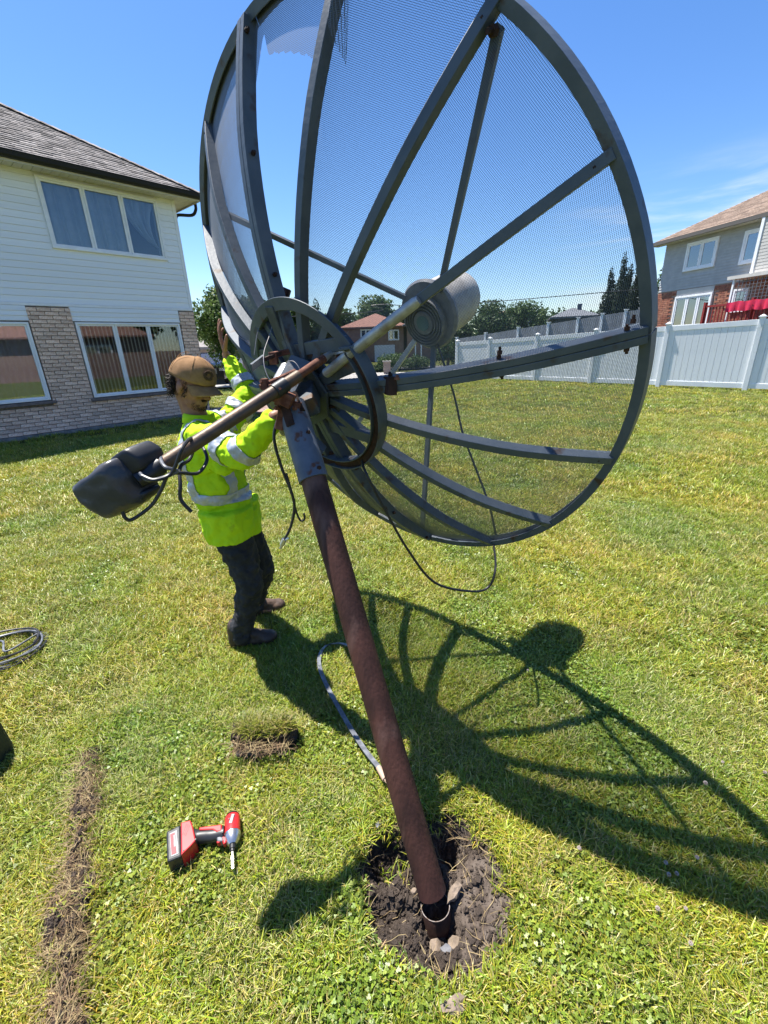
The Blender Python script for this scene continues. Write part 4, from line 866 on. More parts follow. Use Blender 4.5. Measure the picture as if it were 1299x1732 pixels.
for k in range(16):
    a0 = angs[k]; a1 = angs[(k+1) % 16]+(360 if k == 15 else 0)
    if k == 3:   # torn panel: only its top and two shreds are left
        o = panel(a0, a1, 0, RR-.012, rlim=lambda t: (.805+.085*t+.0025*math.sin(t*61)+.0015*math.sin(t*137) if t < .74 else (.868+.05*min(1, (t-.74)/.06) if t < .82 else .918-.13*((t-.82)/.18)**.8))*RR, na=46); o['label'] = 'torn mesh panel hanging in shreds from the rim'
    else: panel(a0+.3, a1-.3, .115, RR-.012)
# curled scrap of the torn panel
w = []; n = 8; vs = []; uv = []
for i in range(n+1):
    for j in range(n+1):
        r = RR*(.965-.17*i/n*(j/n)**.3); a = 73.2-(5.5*j/n)*(.25+.75*(i/n))*1.0; p = surf(r, a, .03+.02*math.sin(j*.7)); vs.append(p); q = p-dc; uv.append((q.dot(du)+5, q.dot(dv)+5))
me = bpy.data.meshes.new('mesh_scrap'); me.from_pydata([tuple(v) for v in vs], [], [(i*(n+1)+j, i*(n+1)+j+1, (i+1)*(n+1)+j+1, (i+1)*(n+1)+j) for i in range(n) for j in range(n)]); l = me.uv_layers.new(name='weave')
for lp in me.loops: l.data[lp.index].uv = uv[lp.vertex_index]
o = bpy.data.objects.new('mesh_scrap', me); COL.objects.link(o); me.materials.append(MESH); attach(o, D)
# feed: scalar ring, horn, white dome cover, four struts
def on_axis(e): return dc+dn*e
side_off = dv*-.02
FH = MB(); 
FH.lathe(on_axis(.36)+side_off, dn, [(0, .03), (.0, .055), (.02, .06), (.10, .06), (.10, .03)], 28, closed=True); fh = FH.build('feedhorn', 'lnb_grey', D, smooth=True)
w = MB()
for r in (.070, .085, .100, .113): w.lathe(on_axis(.375)+side_off, dn, [(0, r-.004), (-.012, r-.004), (-.012, r), (.014, r), (.014, r-.004)], 40)
w.lathe(on_axis(.389)+side_off, dn, [(0, .055), (.004, .055), (.004, .118), (0, .118)], 40, closed=True); w.build('scalar_ring', 'lnb_grey', fh, smooth=True)
MB().lathe(on_axis(.358)+side_off, dn, [(0, .001), (.0, .036), (.006, .036)], 24).build('feed_mouth_disc', 'feed_reflection', fh, smooth=True)
w = MB(); w.lathe(on_axis(.405), dn, [(0, .001), (0, .158), (.012, .168), (.03, .163), (.03, .001)], 48); w.build('back_plate', 'lnb_grey', D, smooth=True)
w = MB(); w.lathe(on_axis(.44), dn, [(0, .12), (.0, .135), (.10, .142), (.22, .138), (.28, .118), (.325, .08), (.35, .035), (.355, .001)], 44); w.build('feed_cover', 'lnb', D, smooth=True)
for (a, r, e) in ((46.5, 1.06, .0), (139, 1.08, 0), (-88, 1.02, 0), (-133, 1.07, 0)):
    p = surf(r, a, -.005); q = on_axis(.405)+rad(a)*.15; dd = (q-p).normalized(); w = MB().beam(p, q, .026, .016, up=dn); w.build('feed_strut', 'steel' if a != -133 else 'zinc_and_sunlit', D, bevel=.001)  # sunlight on the fourth strut is put into its brighter colour
bolt(surf(1.05, 46.5, .0), -dn, .012, .02)
# hub plates and mount ring
hb = dc-dn*(DEP+.012)
w = MB(); w.lathe(hb, -dn, [(0, .03), (0, .155), (.012, .16), (.012, .03)], 16, closed=True); w.lathe(hb-dn*.045, -dn, [(0, .05), (0, .14), (.010, .14), (.010, .05)], 8, closed=True); w.build('hub_plate', 'steel_hub', D)
MB().lathe(hb+dn*.03, -dn, [(0, .10), (.075, .105), (.11, .06), (.11, .001)], 16).build('hub_drum', 'steel_hub', D)
for k in range(8): bolt(hb+rad(k*45+12)*.125-dn*.012, -dn, .009, .012)
def arc(a0, a1, R_, e, prof, name, m, n=36, cen=None):
    cc = cen or Vector((0, 0, 0)); pts = []; fr = []
    for i in range(n+1): a = a0+(a1-a0)*i/n; pts.append(dc-dn*e+rad(a)*R_+cc); fr.append((rad(a), -dn))
    return MB().sweep(pts, fr, prof).build(name, m, D, bevel=.0015)
LP = [(-.030, -.022), (.030, -.022), (.030, .022), (.022, .022), (.022, -.014), (-.030, -.014)]
LP = [(-.028, .022), (-.028, .016), (.020, .016), (.020, -.030), (.027, -.030), (.027, .022)]
IN = [(-.024, .020), (-.024, -.034), (-.019, -.034), (-.019, .015), (.020, .015), (.020, .020)]
E_ = .402; RG = .337; CE = du*.012-dv*.012
arc(30.5, 156, RG, E_, IN, 'mount_ring', 'steel', cen=CE); r2 = arc(-122, 29.5, RG, E_+.012, [(-.021, .02), (-.021, -.03), (.021, -.03), (.021, .02), (.016, .02), (.016, -.022), (-.016, -.022), (-.016, .02)], 'mount_ring', 'steel', cen=CE)
r2['label'] = 'lower right half of the mount ring, rust stained inside'
arc(-95, 26, RG, E_+.006, [(-.0155, .012), (-.0155, -.014), (.0155, -.014), (.0155, .012)], 'ring_rust_liner', 'rustdark', cen=CE)
arc(157, 237, RG-.02, E_-.03, IN, 'mount_ring', 'steel_hub', cen=CE)
ringp = lambda a, e=E_: dc-dn*e+rad(a)*RG+CE
w = MB().beam(ringp(154)-dn*.005, ringp(33)-dn*.005, .045, .016, up=dn); w.build('ring_tie_bar', 'steel', D, bevel=.002)
w = MB().beam(ringp(-35), ringp(-160), .045, .02, up=dn); w.build('ring_tie_bar', 'steel', D, bevel=.002)
w = MB().beam(ringp(100), ringp(-105), .050, .05, up=dn); w.build('cross_beam', 'steel_hub', D, bevel=.003)
w = MB().beam(ringp(130), hb-dn*.05+rad(-60)*.1, .04, .04, up=dn); w.build('cross_beam', 'steel_hub', D, bevel=.003)
w = MB().beam(ringp(20), hb+rad(20)*.1-dn*.02, .04, .03, up=dn); w.build('cross_beam', 'steel_hub', D, bevel=.003)
w = MB().beam(ringp(200), hb+rad(200)*.1-dn*.02, .04, .03, up=dn); w.build('cross_beam', 'steel_hub', D, bevel=.003)
w = MB(); pb = pt(478, 498, 2.0); w.box(pb, (.055, .03, .055), Matrix.Rotation(.4, 3, 'Y')); w.cyl(pb+Vector((.0, -.03, .006)), pb+Vector((.01, .03, .006)), .017, 14); w.build('ring_bracket', 'rustdark', D, bevel=.003)
bolt(pb+Vector((-.01, -.02, .01)), (0, -1, .2), .009, .014, m='zinc_and_sunlit')
w = MB().box(ringp(30)-dn*.01, (.075, .05, .012), Matrix.Rotation(-.15, 3, 'Y')); w.build('ring_bracket', 'steel', D, bevel=.003)
w = MB().box(surf(.40, 1.6, .05), (.03, .055, .06), Matrix.Rotation(.3, 3, 'Z')); w.build('ring_bracket', 'rustdark', D, bevel=.002)
bolt(surf(.43, 1.6, .06)+Vector((0, 0, .02)), (0, 0, 1), .010, .008, m='rust')
bolt(surf(.74, 3.0, .04)+Vector((0, 0, .02)), (0, 0, 1), .008, .012); bolt(surf(1.05, 2.6, .03)+Vector((0, 0, .02)), (0, 0, 1), .008, .012)
w = MB().box(ringp(-104)+dn*-.0, (.07, .05, .06), Matrix.Rotation(.3, 3, 'Y')); w.build('ring_bracket', 'rustdark', D, bevel=.003)
# mast and its cap
T0 = BASE; T1 = pt(529, 806, 1.455); T2 = pt(494, 690, 1.585); ax = (T2-T1).normalized()
w = MB(); n = 24; seg = 24; pp = [T0.lerp(T1, i/n) for i in range(n+1)]
w.tube(pp, .0445, 28, cap=False); q = [p for p in reversed(pp)]; w.tube(q, .0405, 28, cap=False)
a_, b_, _ = basis(T1-T0); w.lathe(T0, T1-T0, [(0, .0405), (0, .0445)], 28)
mast = w.build('mast', 'mast', D, smooth=True)
w = MB(); w.lathe(T1-ax*.012, ax, [(0, .045), (0, .052), (.29, .051), (.29, .001)], 28)
w.build('mast_cap', 'cap_paint', D, smooth=True)
for (f, s) in ((.10, -.02), (.58, -.03)): bolt(T1.lerp(T2, f)+Vector((.01+s*.3, -.052, s*.4)), (.05, -1, .0), .007, .002)
for f in (.12, .62): bolt(T1.lerp(T2, f)+Vector((.036, -.040, .01)), (.7, -1, .0), .009, .003)
# head of the mount: pivot yoke, clamp, rusty bolts
w = MB(); w.beam(T2-ax*.02+Vector((.02, .02, 0)), hb-dn*.06+Vector((.0, 0, .02)), .13, .07, up=ax); w.build('yoke', 'steel_hub', D, bevel=.006)
w = MB(); w.beam(T2+Vector((-.02, -.0, -.03)), T2+Vector((.10, .0, -.16)), .02, .09, up=(0, 1, 0)); w.beam(T2+Vector((-.05, .02, .02)), T2+Vector((.03, .12, .16)), .016, .08, up=(1, 0, 0)); w.build('yoke_plate', 'steel', D, bevel=.002)
w = MB(); w.cyl(pt(470, 655, 1.66), pt(486, 622, 1.72), .030, 18, .026); w.build('pivot_sleeve', 'zinc_and_sunlit', D, smooth=True)
w = MB(); w.box(T2+Vector((-.005, -.01, .02)), (.09, .08, .03), Matrix.Rotation(.3, 3, 'Y')); w.box(T2+Vector((-.03, -.02, -.02)), (.03, .07, .10), Matrix.Rotation(.3, 3, 'Y')); w.box(T2+Vector((-.02, -.07, .05)), (.09, .07, .045), Matrix.Rotation(.5, 3, 'Y')); w.build('clamp_plate', 'rust', D, bevel=.004)
w = MB(); w.beam(pt(462, 600, 1.74), pt(500, 592, 1.80), .03, .02); w.box(pt(463, 606, 1.74), (.03, .03, .045)); w.build('elevation_bracket', 'rust', D, bevel=.003)
w = MB(); w.beam(pt(425, 622, 1.62), pt(446, 606, 1.70), .026, .008, up=(0, 1, .4)); w.build('angle_iron', 'steel', D)
w = MB(); w.beam(pt(446, 608, 1.70), pt(500, 588, 1.80), .016, .012); w.build('angle_iron', 'rustdark', D)
for p_, d_ in ((pt(447, 648, 1.50), (-.3, -.9, .3)), (pt(474, 661, 1.47), (.2, -.9, .4)), (pt(460, 668, 1.47), (-.1, -.9, .3)), (pt(480, 652, 1.5), (.4, -.6, .6)), (pt(498, 690, 1.52), (.4, -.9, .1)), (pt(470, 690, 1.52), (-.2, -.9, .1))): bolt(p_, d_, .009, .012, m='rust')
w = MB(); w.cyl(pt(440, 655, 1.50), pt(500, 628, 1.58), .009, 10); w.cyl(pt(462, 672, 1.48), pt(482, 658, 1.5), .008, 10); w.box(pt(448, 650, 1.5), (.02, .03, .035)); w.box(pt(470, 666, 1.49), (.055, .025, .016), Matrix.Rotation(-.5, 3, 'Y')); w.build('clamp_bolt', 'rust', D)
w = MB(); w.beam(pt(476, 668, 1.54), pt(492, 720, 1.50), .03, .012, up=(0, 1, 0)); w.beam(pt(490, 668, 1.58), pt(505, 700, 1.54), .05, .02, up=(0, 1, 0)); w.build('clamp_strap', 'rustdark', D, bevel=.002)
# linear actuator reaching out to the left
a0 = pt(248, 803, 1.155); a1 = pt(505, 636, 1.535); a2 = pt(548, 606, 1.61); a3 = pt(570, 594, 1.655); aax = (a1-a0).normalized()
MB().tube([a0, a0.lerp(a1, .5), a1], .0205, 20).build('actuator_tube', 'arm', D, smooth=True)
MB().tube([a1-aax*.05, a2], .0145, 16).build('actuator_rod', 'rust', D, smooth=True)
w = MB(); w.tube([a1-aax*.11, a1-aax*.06], .0245, 18); w.build('actuator_collar', 'black', D, smooth=True)
w = MB(); w.tube([a2-aax*.01, a2+aax*.02, a3], [.014, .012, .009], 12); w.ell(a3, (.014, .014, .014)); w.build('rod_end', 'zinc', D, smooth=True)
w = MB(); w.cyl(a3+Vector((0, 0, .035)), a3+Vector((.004, .01, -.06)), .0075, 10); w.cyl(a3+Vector((0, 0, .025)), a3+Vector((0, 0, .045)), .014, 6); w.cyl(a3+Vector((.003, .01, -.06)), a3+Vector((.003, .01, -.04)), .012, 6); w.build('rod_pin', 'rust', D)
w = MB().beam(a3+Vector((.0, .0, -.01)), ringp(30)+Vector((.0, 0, -.01)), .035, .008); w.build('rod_bracket', 'zinc_and_sunlit', D)
# black weather boot over the actuator motor
def puff(poly, ys, wv, sc, name, m, parent, sub=2, cen=None):
    """outline in a vertical slice, given thickness along wv in rounded layers"""
    c = sum(poly, Vector())/len(poly); vs = []; n = len(poly)
    for y, s in zip(ys, sc): vs += [c+(p-c)*s+wv*y for p in poly]
    fs = [(k*n+i, k*n+(i+1) % n, (k+1)*n+(i+1) % n, (k+1)*n+i) for k in range(len(ys)-1) for i in range(n)] + [tuple(range(n-1, -1, -1)), tuple((len(ys)-1)*n+i for i in range(n))]
    o = MB().add(vs, fs).build(name, m, parent, smooth='all'); s = o.modifiers.new('round', 'SUBSURF'); s.levels = s.render_levels = sub; return o
wv = Vector((.35, .93, .1)).normalized()
pl = [pt(x, y, 1.15-(250-x)*.0003) for x, y in ((138, 815), (140, 812), (168, 792), (196, 772), (207, 771), (228, 792), (254, 830), (256, 840), (254, 843), (236, 858), (206, 871), (200, 872), (184, 856), (152, 836))]
MT = puff(pl, (-.062, -.058, -.03, .03, .058, .062), wv, (.50, .82, 1.0, 1.0, .80, .5), 'motor_boot', 'boot_plastic', D)
pl = [pt(x, y, 1.17) for x, y in ((202, 774), (204, 767), (228, 751), (234, 750), (255, 763), (257, 768), (263, 784), (262, 787), (240, 800), (230, 802))]
dmb = MT.modifiers.new('dents', 'DISPLACE'); tb = bpy.data.textures.new('boot_dents', 'CLOUDS'); tb.noise_scale = .055; dmb.texture = tb; dmb.strength = .016; dmb.texture_coords = 'GLOBAL'
puff(pl, (-.045, -.042, -.02, .02, .042, .045), wv, (.80, .95, 1.0, 1.0, .95, .8), 'motor_housing', 'black', MT, sub=1)
pl = [pt(x, y, 1.15) for x, y in ((236, 830), (256, 822), (262, 826), (263, 835), (240, 852), (222, 866), (212, 868))]
puff(pl, (-.03, -.027, .0, .027, .03), wv, (.8, .95, 1.0, .95, .8), 'boot_skirt', 'black', MT, sub=1)
MB().tube([a0-aax*.03, a0+aax*.012, a0+aax*.045, a0+aax*.047], [.022, .027, .025, .021], 18).build('tube_sleeve', 'black', MT, smooth=True)
# wiry bits on the ring
for pts_, r_ in (([pt(470, 505, 1.95), pt(458, 560, 1.8), pt(446, 600, 1.68), pt(452, 635, 1.62), pt(470, 655, 1.6), pt(478, 672, 1.55)], .0016), ([pt(473, 503, 1.95), pt(450, 525, 1.9), pt(436, 560, 1.85), pt(430, 600, 1.8)], .0015), ([pt(500, 655, 1.58), pt(508, 630, 1.58), pt(498, 612, 1.6), pt(486, 612, 1.62), pt(480, 620, 1.64)], .0015), ([pt(570, 592, 1.64), pt(540, 620, 1.62), pt(590, 560, 1.7)], .001), ([pt(405, 548, 2.4), pt(396, 562, 2.4), pt(428, 585, 2.1)], .0012)):
    o = MB().tube(spline(pts_, 6), r_, 5).build('tie_wire', 'wire', D)
# ---------------------------------------------------------------- cables (things of their own)
def cable(name, label, pts_, r, m='cable', n=10, seg=8, cat='cable'):
    o = MB().tube(spline(pts_, n), r, seg).build(name, m, smooth=True); return tag(o, label, cat)
rimb = dc+rad(-66)*RR
cable('cable', 'black cable sagging in a loop from the hub to the lower rim of the dish', [pt(612, 780, 1.72), pt(619, 800, 1.62), pt(650, 860, 1.62), pt(690, 930, 1.63), pt(735, 985, 1.65), pt(795, 1000, 1.68), pt(826, 993, 1.71), pt(838, 960, 1.75), rimb+Vector((0, 0, .01))], .0055)
cable('cable', 'thin dark cable hanging inside the dish from the feed down to the rim', [on_axis(.40)-dv*.12+du*.03, pt(767, 665, 2.35), pt(782, 730, 2.30), pt(800, 780, 2.2), pt(826, 850, 2.05), rimb+dn*.03+Vector((0, 0, .02))], .0055)
cable('cable', 'black cable hanging from the clamp beside the mast and ending in a connector', [pt(482, 690, 1.64), pt(468, 715, 1.63), pt(464, 745, 1.62), pt(476, 790, 1.61), pt(492, 830, 1.6), pt(498, 858, 1.6), pt(492, 890, 1.6), pt(480, 915, 1.6)], .0058)
o = MB().tube([pt(481, 912, 1.6), pt(477, 921, 1.6)], .011, 10).tube([pt(479, 917, 1.6), pt(487, 910, 1.6)], .006, 8).tube([pt(477, 921, 1.6), pt(474, 928, 1.6)], .006, 8).build('cable_connector', 'silver', smooth=True); tag(o, 'small metal connector at the lower end of the hanging black cable', 'connector')
cable('cable', 'short black cable branch ending in a small upturned hook', [pt(484, 800, 1.605), pt(494, 835, 1.59), pt(500, 862, 1.59), pt(508, 880, 1.59), pt(515, 878, 1.59), pt(514, 868, 1.59)], .0042)
cable('cable', 'thick black cable looped round the actuator tube above the worker\'s jacket', [pt(240, 805, 1.10), pt(262, 812, 1.09), pt(290, 800, 1.12), pt(305, 765, 1.13), pt(312, 752, 1.16), pt(322, 742, 1.24), pt(330, 744, 1.30), pt(322, 775, 1.27), pt(305, 790, 1.2), pt(305, 820, 1.16), pt(306, 845, 1.15), pt(324, 866, 1.15)], .0052)
cable('cable', 'black cable running from the underside of the motor boot up to the tube', [pt(207, 866, 1.08), pt(213, 877, 1.08), pt(225, 878, 1.09), pt(255, 856, 1.11), pt(272, 830, 1.12), pt(285, 803, 1.13), pt(305, 800, 1.15), pt(335, 800, 1.20), pt(350, 778, 1.25), pt(344, 758, 1.30), pt(338, 752, 1.33)], .0050)
cable('cable', 'grey cable wrapped once round the tube next to the motor housing', [pt(236, 800, 1.11), pt(250, 812, 1.10), pt(275, 808, 1.12), pt(300, 797, 1.14), pt(280, 790, 1.13), pt(272, 777, 1.17), pt(278, 772, 1.21)], .0048, 'cable_grey')
gpt = lambda x, y, z=.03: gp(x, y, z)
o = MB().sweep(spline([gpt(596, 1094, .06), gpt(574, 1088, .05), gpt(552, 1092, .04), gpt(541, 1108, .05), gpt(541, 1130, .05), gpt(552, 1158, .05), gpt(570, 1192, .05), gpt(598, 1240, .05), gpt(622, 1275, .055), gpt(645, 1303, .06)], 8), [(Vector((1, .3, 0)).normalized(), Vector((0, 0, 1)))]*73, [(-.010, -.003), (.010, -.003), (.010, .003), (-.010, .003)]).build('flat_cable', 'cable_grey', smooth=True)
tag(o, 'flat grey and black cable lying on the grass left of the mast', 'cable')
o = MB().tube([gpt(640, 1298, .06), gpt(652, 1318, .06)], [.011, .013], 10).tube([gpt(652, 1318, .06), gpt(656, 1324, .06)], [.008, .006], 8).build('cable_plug', 'plasticgrey', smooth=True); tag(o, 'pale worn plug at the end of the flat cable against the mast', 'plug')
random.seed(5); CO = thing('cable_coil', 'coil of grey and black cable lying on the grass at the left edge', 'cable coil', (-2.18, 2.08, .03))
for k in range(7):
    r = .175+random.uniform(-.02, .015); e = random.uniform(.85, 1.0); ox_, oy = random.uniform(-.02, .02), random.uniform(-.02, .02); zz = .03+k*.007
    MB().tube([(-2.20+ox_+r*math.cos(t*PI/18), 2.08+oy+r*e*math.sin(t*PI/18), zz+.006*math.sin(t*.5+k)) for t in range(37)], .0055, 7, cap=False).build('cable_loop', 'cable_grey' if k % 2 else 'cable', CO, smooth=True)
MB().tube(spline([(-2.36, 2.02, .06), (-2.25, 2.12, .075), (-2.14, 2.02, .075), (-2.1, 2.2, .06)], 6), .0055, 7).build('cable_loop', 'cable_grey', CO, smooth=True)
o = MB()
o.add([(-2.1, 1.16, -.02), (-1.63, 1.18, -.02), (-1.64, 1.435, -.02), (-2.1, 1.43, -.02), (-2.08, 1.17, .26), (-1.65, 1.19, .26), (-1.655, 1.425, .26), (-2.08, 1.42, .26)], [(0, 1, 5, 4), (1, 2, 6, 5), (2, 3, 7, 6), (3, 0, 4, 7), (4, 5, 6, 7), (0, 3, 2, 1)])
o = o.build('utility_box', 'boxgreen', bevel=.02); tag(o, 'dark green box with sloping sides cut off by the left edge', 'box')
# ================================================================ the worker
def organic(name, fill, voxel, m, parent, smooth=3, disp=0., dscale=.06, sub=0, scl=1.):
    """overlapping closed shapes fused into one skin by a voxel remesh, then softened"""
    mb = MB(); fill(mb); o = mb.build(name, m, parent, smooth='all')
    r = o.modifiers.new('fuse', 'REMESH'); r.mode = 'VOXEL'; r.voxel_size = voxel; r.use_smooth_shade = True
    s = o.modifiers.new('soften', 'SMOOTH'); s.iterations = smooth; s.factor = .5
    if disp:
        tx = bpy.data.textures.new(name+'_folds', 'CLOUDS'); tx.noise_scale = dscale; tx.noise_depth = 2; d = o.modifiers.new('folds', 'DISPLACE'); d.texture = tx; d.strength = disp; d.mid_level = .5; d.texture_coords = 'GLOBAL'
    return o
PW = thing('person', 'worker in hi-vis yellow jacket and tan cap steadying the dish mount', 'person', (-.80, 2.15, 0))
Hc = Vector((-.872, 2.12, 1.462)); hF = Vector((.86, -.36, -.40)).normalized(); hS = hF.cross(Vector((.10, 0, 1))).normalized(); hU = hS.cross(hF).normalized()
HR = Matrix((hF, hS, hU)).transposed()
def hp(a, b, c=0.): return Hc + (hF*a + hU*b + hS*c)*.95
sR, eR, wR = Vector((-.80, 1.975, 1.235)), Vector((-.60, 1.815, 1.185)), Vector((-.418, 1.735, 1.352))
sL, eL, wL = Vector((-.80, 2.30, 1.25)), Vector((-.70, 2.42, 1.385)), Vector((-.818, 2.52, 1.555))
hipR, kR, aR = Vector((-.79, 2.07, .76)), Vector((-.725, 2.035, .44)), Vector((-.83, 2.07, .10))
hipL, kL, aL = Vector((-.80, 2.22, .76)), Vector((-.715, 2.25, .42)), Vector((-.835, 2.37, .09))
def hand(mb, wrist, d, nrm, thumb_side, curl, spread=.10, tcurl=.3, size=1.):
    """palm and five separate bent fingers; d: towards fingers, nrm: out of the palm, thumb on thumb_side*(d x nrm)"""
    d = Vector(d).normalized(); nrm = Vector(nrm); nrm = (nrm-d*nrm.dot(d)).normalized(); s = d.cross(nrm)*thumb_side; z = size
    for k in range(4):
        o = (1.5-k)*.0205*z; kn = wrist+d*(.092-.004*abs(k-1.2))*z+s*o; mb.cap(wrist+d*.012+s*o*.55, kn, .0155*z, .0115*z, 10, 3)
        ln = (.040, .044, .041, .033)[k]*z; p = kn; dd = (d+s*(1.5-k)*spread*.35).normalized(); r = .0098*z
        for j in range(3):
            c = curl[k] if isinstance(curl, (list, tuple)) else curl; an = c*(.6, 1.0, .8)[j]; dd = (dd*math.cos(an)+nrm*math.sin(an)).normalized(); q = p+dd*ln*(1, .68, .52)[j]; mb.cap(p, q, r, r*.90, 9, 3); p = q; r *= .90
    p = wrist+d*.028*z+s*.024*z; dd = (d*.55+s*.75+nrm*.35).normalized(); r = .0125*z
    for j in range(3):
        q = p+dd*(.040, .030, .024)[j]*z; mb.cap(p, q, r, r*.88, 9, 3); p = q; dd = (dd*math.cos(tcurl)+(d*.7+nrm*.5).normalized()*math.sin(tcurl)).normalized(); r *= .88
def body_fill(mb):
    E = lambda a, b, c, r: mb.ell(hp(a, b, c), r, HR, 16, 11)
    E(-.012, .030, 0, (.092, .072, .092)); E(.012, -.01, 0, (.075, .066, .085)); E(.030, -.062, 0, (.058, .052, .050)); E(.062, -.086, 0, (.026, .030, .022))   # skull, face, jaw, chin
    E(.070, .020, 0, (.020, .050, .014)); E(.058, -.028, .036, (.022, .020, .020)); E(.058, -.028, -.036, (.022, .020, .020))                                          # brow, cheeks
    mb.cap(hp(.084, .008), hp(.104, -.026), .0075, .0125, 10, 3); E(.096, -.030, .010, (.010, .009, .008)); E(.096, -.030, -.010, (.010, .009, .008))                     # nose
    E(.084, -.052, 0, (.010, .023, .0060)); E(.082, -.063, 0, (.010, .021, .0068))                                                                                       # lips
    for s in (1, -1): E(-.008, -.012, .076*s, (.017, .009, .030)); E(-.004, -.004, .080*s, (.020, .006, .016)); E(-.006, -.036, .074*s, (.010, .008, .010))              # ears
    mb.cap(hp(-.035, -.045), Vector((-.885, 2.145, 1.26)), .052, .058, 16, 5)                                                                                            # neck
    mb.ell((-.87, 2.14, 1.12), (.095, .15, .16)); mb.ell((-.83, 2.14, .92), (.09, .13, .16)); mb.ell((-.80, 2.145, .80), (.095, .14, .11))
    mb.cap(Vector((-.87, 2.06, 1.22)), sR, .06, .05); mb.cap(Vector((-.87, 2.22, 1.22)), sL, .06, .05)
    mb.cap(sR, eR, .047, .038); mb.cap(eR, wR, .038, .027); mb.cap(sL, eL, .047, .038); mb.cap(eL, wL, .038, .027)
    for h_, k_, a_ in ((hipR, kR, aR), (hipL, kL, aL)): mb.cap(h_, k_, .075, .050); mb.cap(k_, a_, .050, .034); mb.cap(a_+Vector((0, 0, -.03)), a_+Vector((.08, .02, -.045)), .030, .022)
    dR = (Vector((.55, .30, .30))).normalized(); mb.cap(wR, wR+dR*.03, .027, .023, 12, 4); hand(mb, wR+dR*.02, dR, (.15, .75, -.55), 1, (.55, .60, .62, .66), .10, .35, 1.0)
    dL = (Vector((-.24, .10, .95))).normalized(); mb.cap(wL, wL+dL*.03, .027, .023, 12, 4); hand(mb, wL+dL*.02, dL, (.85, .25, .15), -1, (.30, .22, .26, .34), .25, .15, 1.0)
body = organic('body', body_fill, .0036, 'skin', PW, 3)
for s in (1, -1):
    e = MB().ell(hp(.0800, -.003, .029*s), (.0115, .0115, .0115)).build('eye', mat('eye_white', (.6, .57, .53), .25), body, smooth='all'); MB().ell(hp(.0895, -.004, .029*s), (.003, .0055, .0055), HR).build('iris', mat('iris_brown', (.03, .016, .01), .2), body, smooth='all')
    MB().add([hp(.088, .016+.004*math.sin(t/6*PI), (.013+t*.005)*s) + hU*q for q in (0, .006) for t in range(7)] , [(t, t+1, t+8, t+7) for t in range(6)]).build('eyebrow', 'hair', body)
# stubble beard: short hairs on chin, jaw and lip; curls at the nape
def curls(name, n, where, ln, r, curly, parent, m='hair'):
    w = MB(); 
    for k in range(n):
        p, nrm = where(); d = (nrm+Vector([random.uniform(-.5, .5) for _ in range(3)])).normalized(); q = [p]; 
        for j in range(5): d = (d+Vector([random.uniform(-curly, curly) for _ in range(3)])+Vector((0, 0, -.25))).normalized(); q.append(q[-1]+d*ln/5)
        w.tube(q, [r, r, r, r*.8, r*.6, r*.3], 4, cap=False)
    return w.build(name, m, parent, kind='stuff')
random.seed(12)
def nape():
    a = random.uniform(1.9, 4.4); z_ = random.uniform(-.058, .018); p = Vector((math.cos(a)*.088-.012, math.sin(a)*.074)); return hp(p.x, z_, p.y), (hF*math.cos(a)+hS*math.sin(a)-hU*.2).normalized()
hair = curls('hair', 620, nape, .042, .0021, 1.1, body)
def temple():
    s = random.choice((1, -1)); return hp(random.uniform(-.02, .035), random.uniform(-.045, .03), s*random.uniform(.066, .072)), (hS*s*.8-hU*.6).normalized()
curls('sideburn', 140, temple, .014, .0012, .5, body)
def jaw():
    a = random.uniform(-1.15, 1.15); z_ = random.uniform(-.102, -.078) if abs(a) < .5 else random.uniform(-.098, -.074+.012*abs(a))
    x = .034+math.cos(a)*.054; y = math.sin(a)*.054; return hp(x, z_, y), (hF*math.cos(a)+hS*math.sin(a)-hU*.6).normalized()
curls('beard', 520, jaw, .004, .0005, .4, body)
curls('moustache', 130, lambda: (hp(random.uniform(.086, .092), random.uniform(-.046, -.040), random.uniform(-.026, .026)), (hF*.6-hU).normalized()), .006, .0008, .3, body)
# cap
def cap_fill():
    vs = []; fs = []; nu, nv = 40, 12; c = hp(-.008, .036)
    for j in range(nv+1):
        t = j/nv*PI/2*.98
        for i in range(nu):
            a = 2*PI*i/nu; f = math.cos(a); r1 = .106+(.006 if f > 0 else 0); hgt = .088+.012*max(0, f)
            vs.append(c+hF*(r1*f*math.cos(t)**.72)+hS*(.090*math.sin(a)*math.cos(t)**.72)+hU*(hgt*math.sin(t)-.012*max(0, -f)*math.cos(t)))
    fs = [(j*nu+i, j*nu+(i+1) % nu, (j+1)*nu+(i+1) % nu, (j+1)*nu+i) for j in range(nv) for i in range(nu)] + [tuple(nv*nu+i for i in range(nu))]
    return vs, fs
CAP = MB().add(*cap_fill()).build('cap', 'cap', PW, smooth='all'); so = CAP.modifiers.new('cloth', 'SOLIDIFY'); so.thickness = .003; so.offset = 0
tx = bpy.data.textures.new('cap_folds', 'CLOUDS'); tx.noise_scale = .05; dm = CAP.modifiers.new('dents', 'DISPLACE'); dm.texture = tx; dm.strength = .006; dm.texture_coords = 'GLOBAL'
vs = []; fs = []; nu, nv = 18, 9
for j in range(nv+1):
    for i in range(nu+1):
        s = -1+2*i/nu; t = j/nv; y = s*.082; e = math.sqrt(max(0, 1-(s*.90)**2)); x0 = .098*math.sqrt(max(0, 1-(y/.092)**2)); x = x0+(.078*e**.8)*t; z_ = .034-.020*s*s-.020*t-.020*t*s*s+.004
        vs.append(hp(x-.008, z_, y))
for j in range(nv):
    for i in range(nu): fs.append((j*(nu+1)+i, j*(nu+1)+i+1, (j+1)*(nu+1)+i+1, (j+1)*(nu+1)+i))
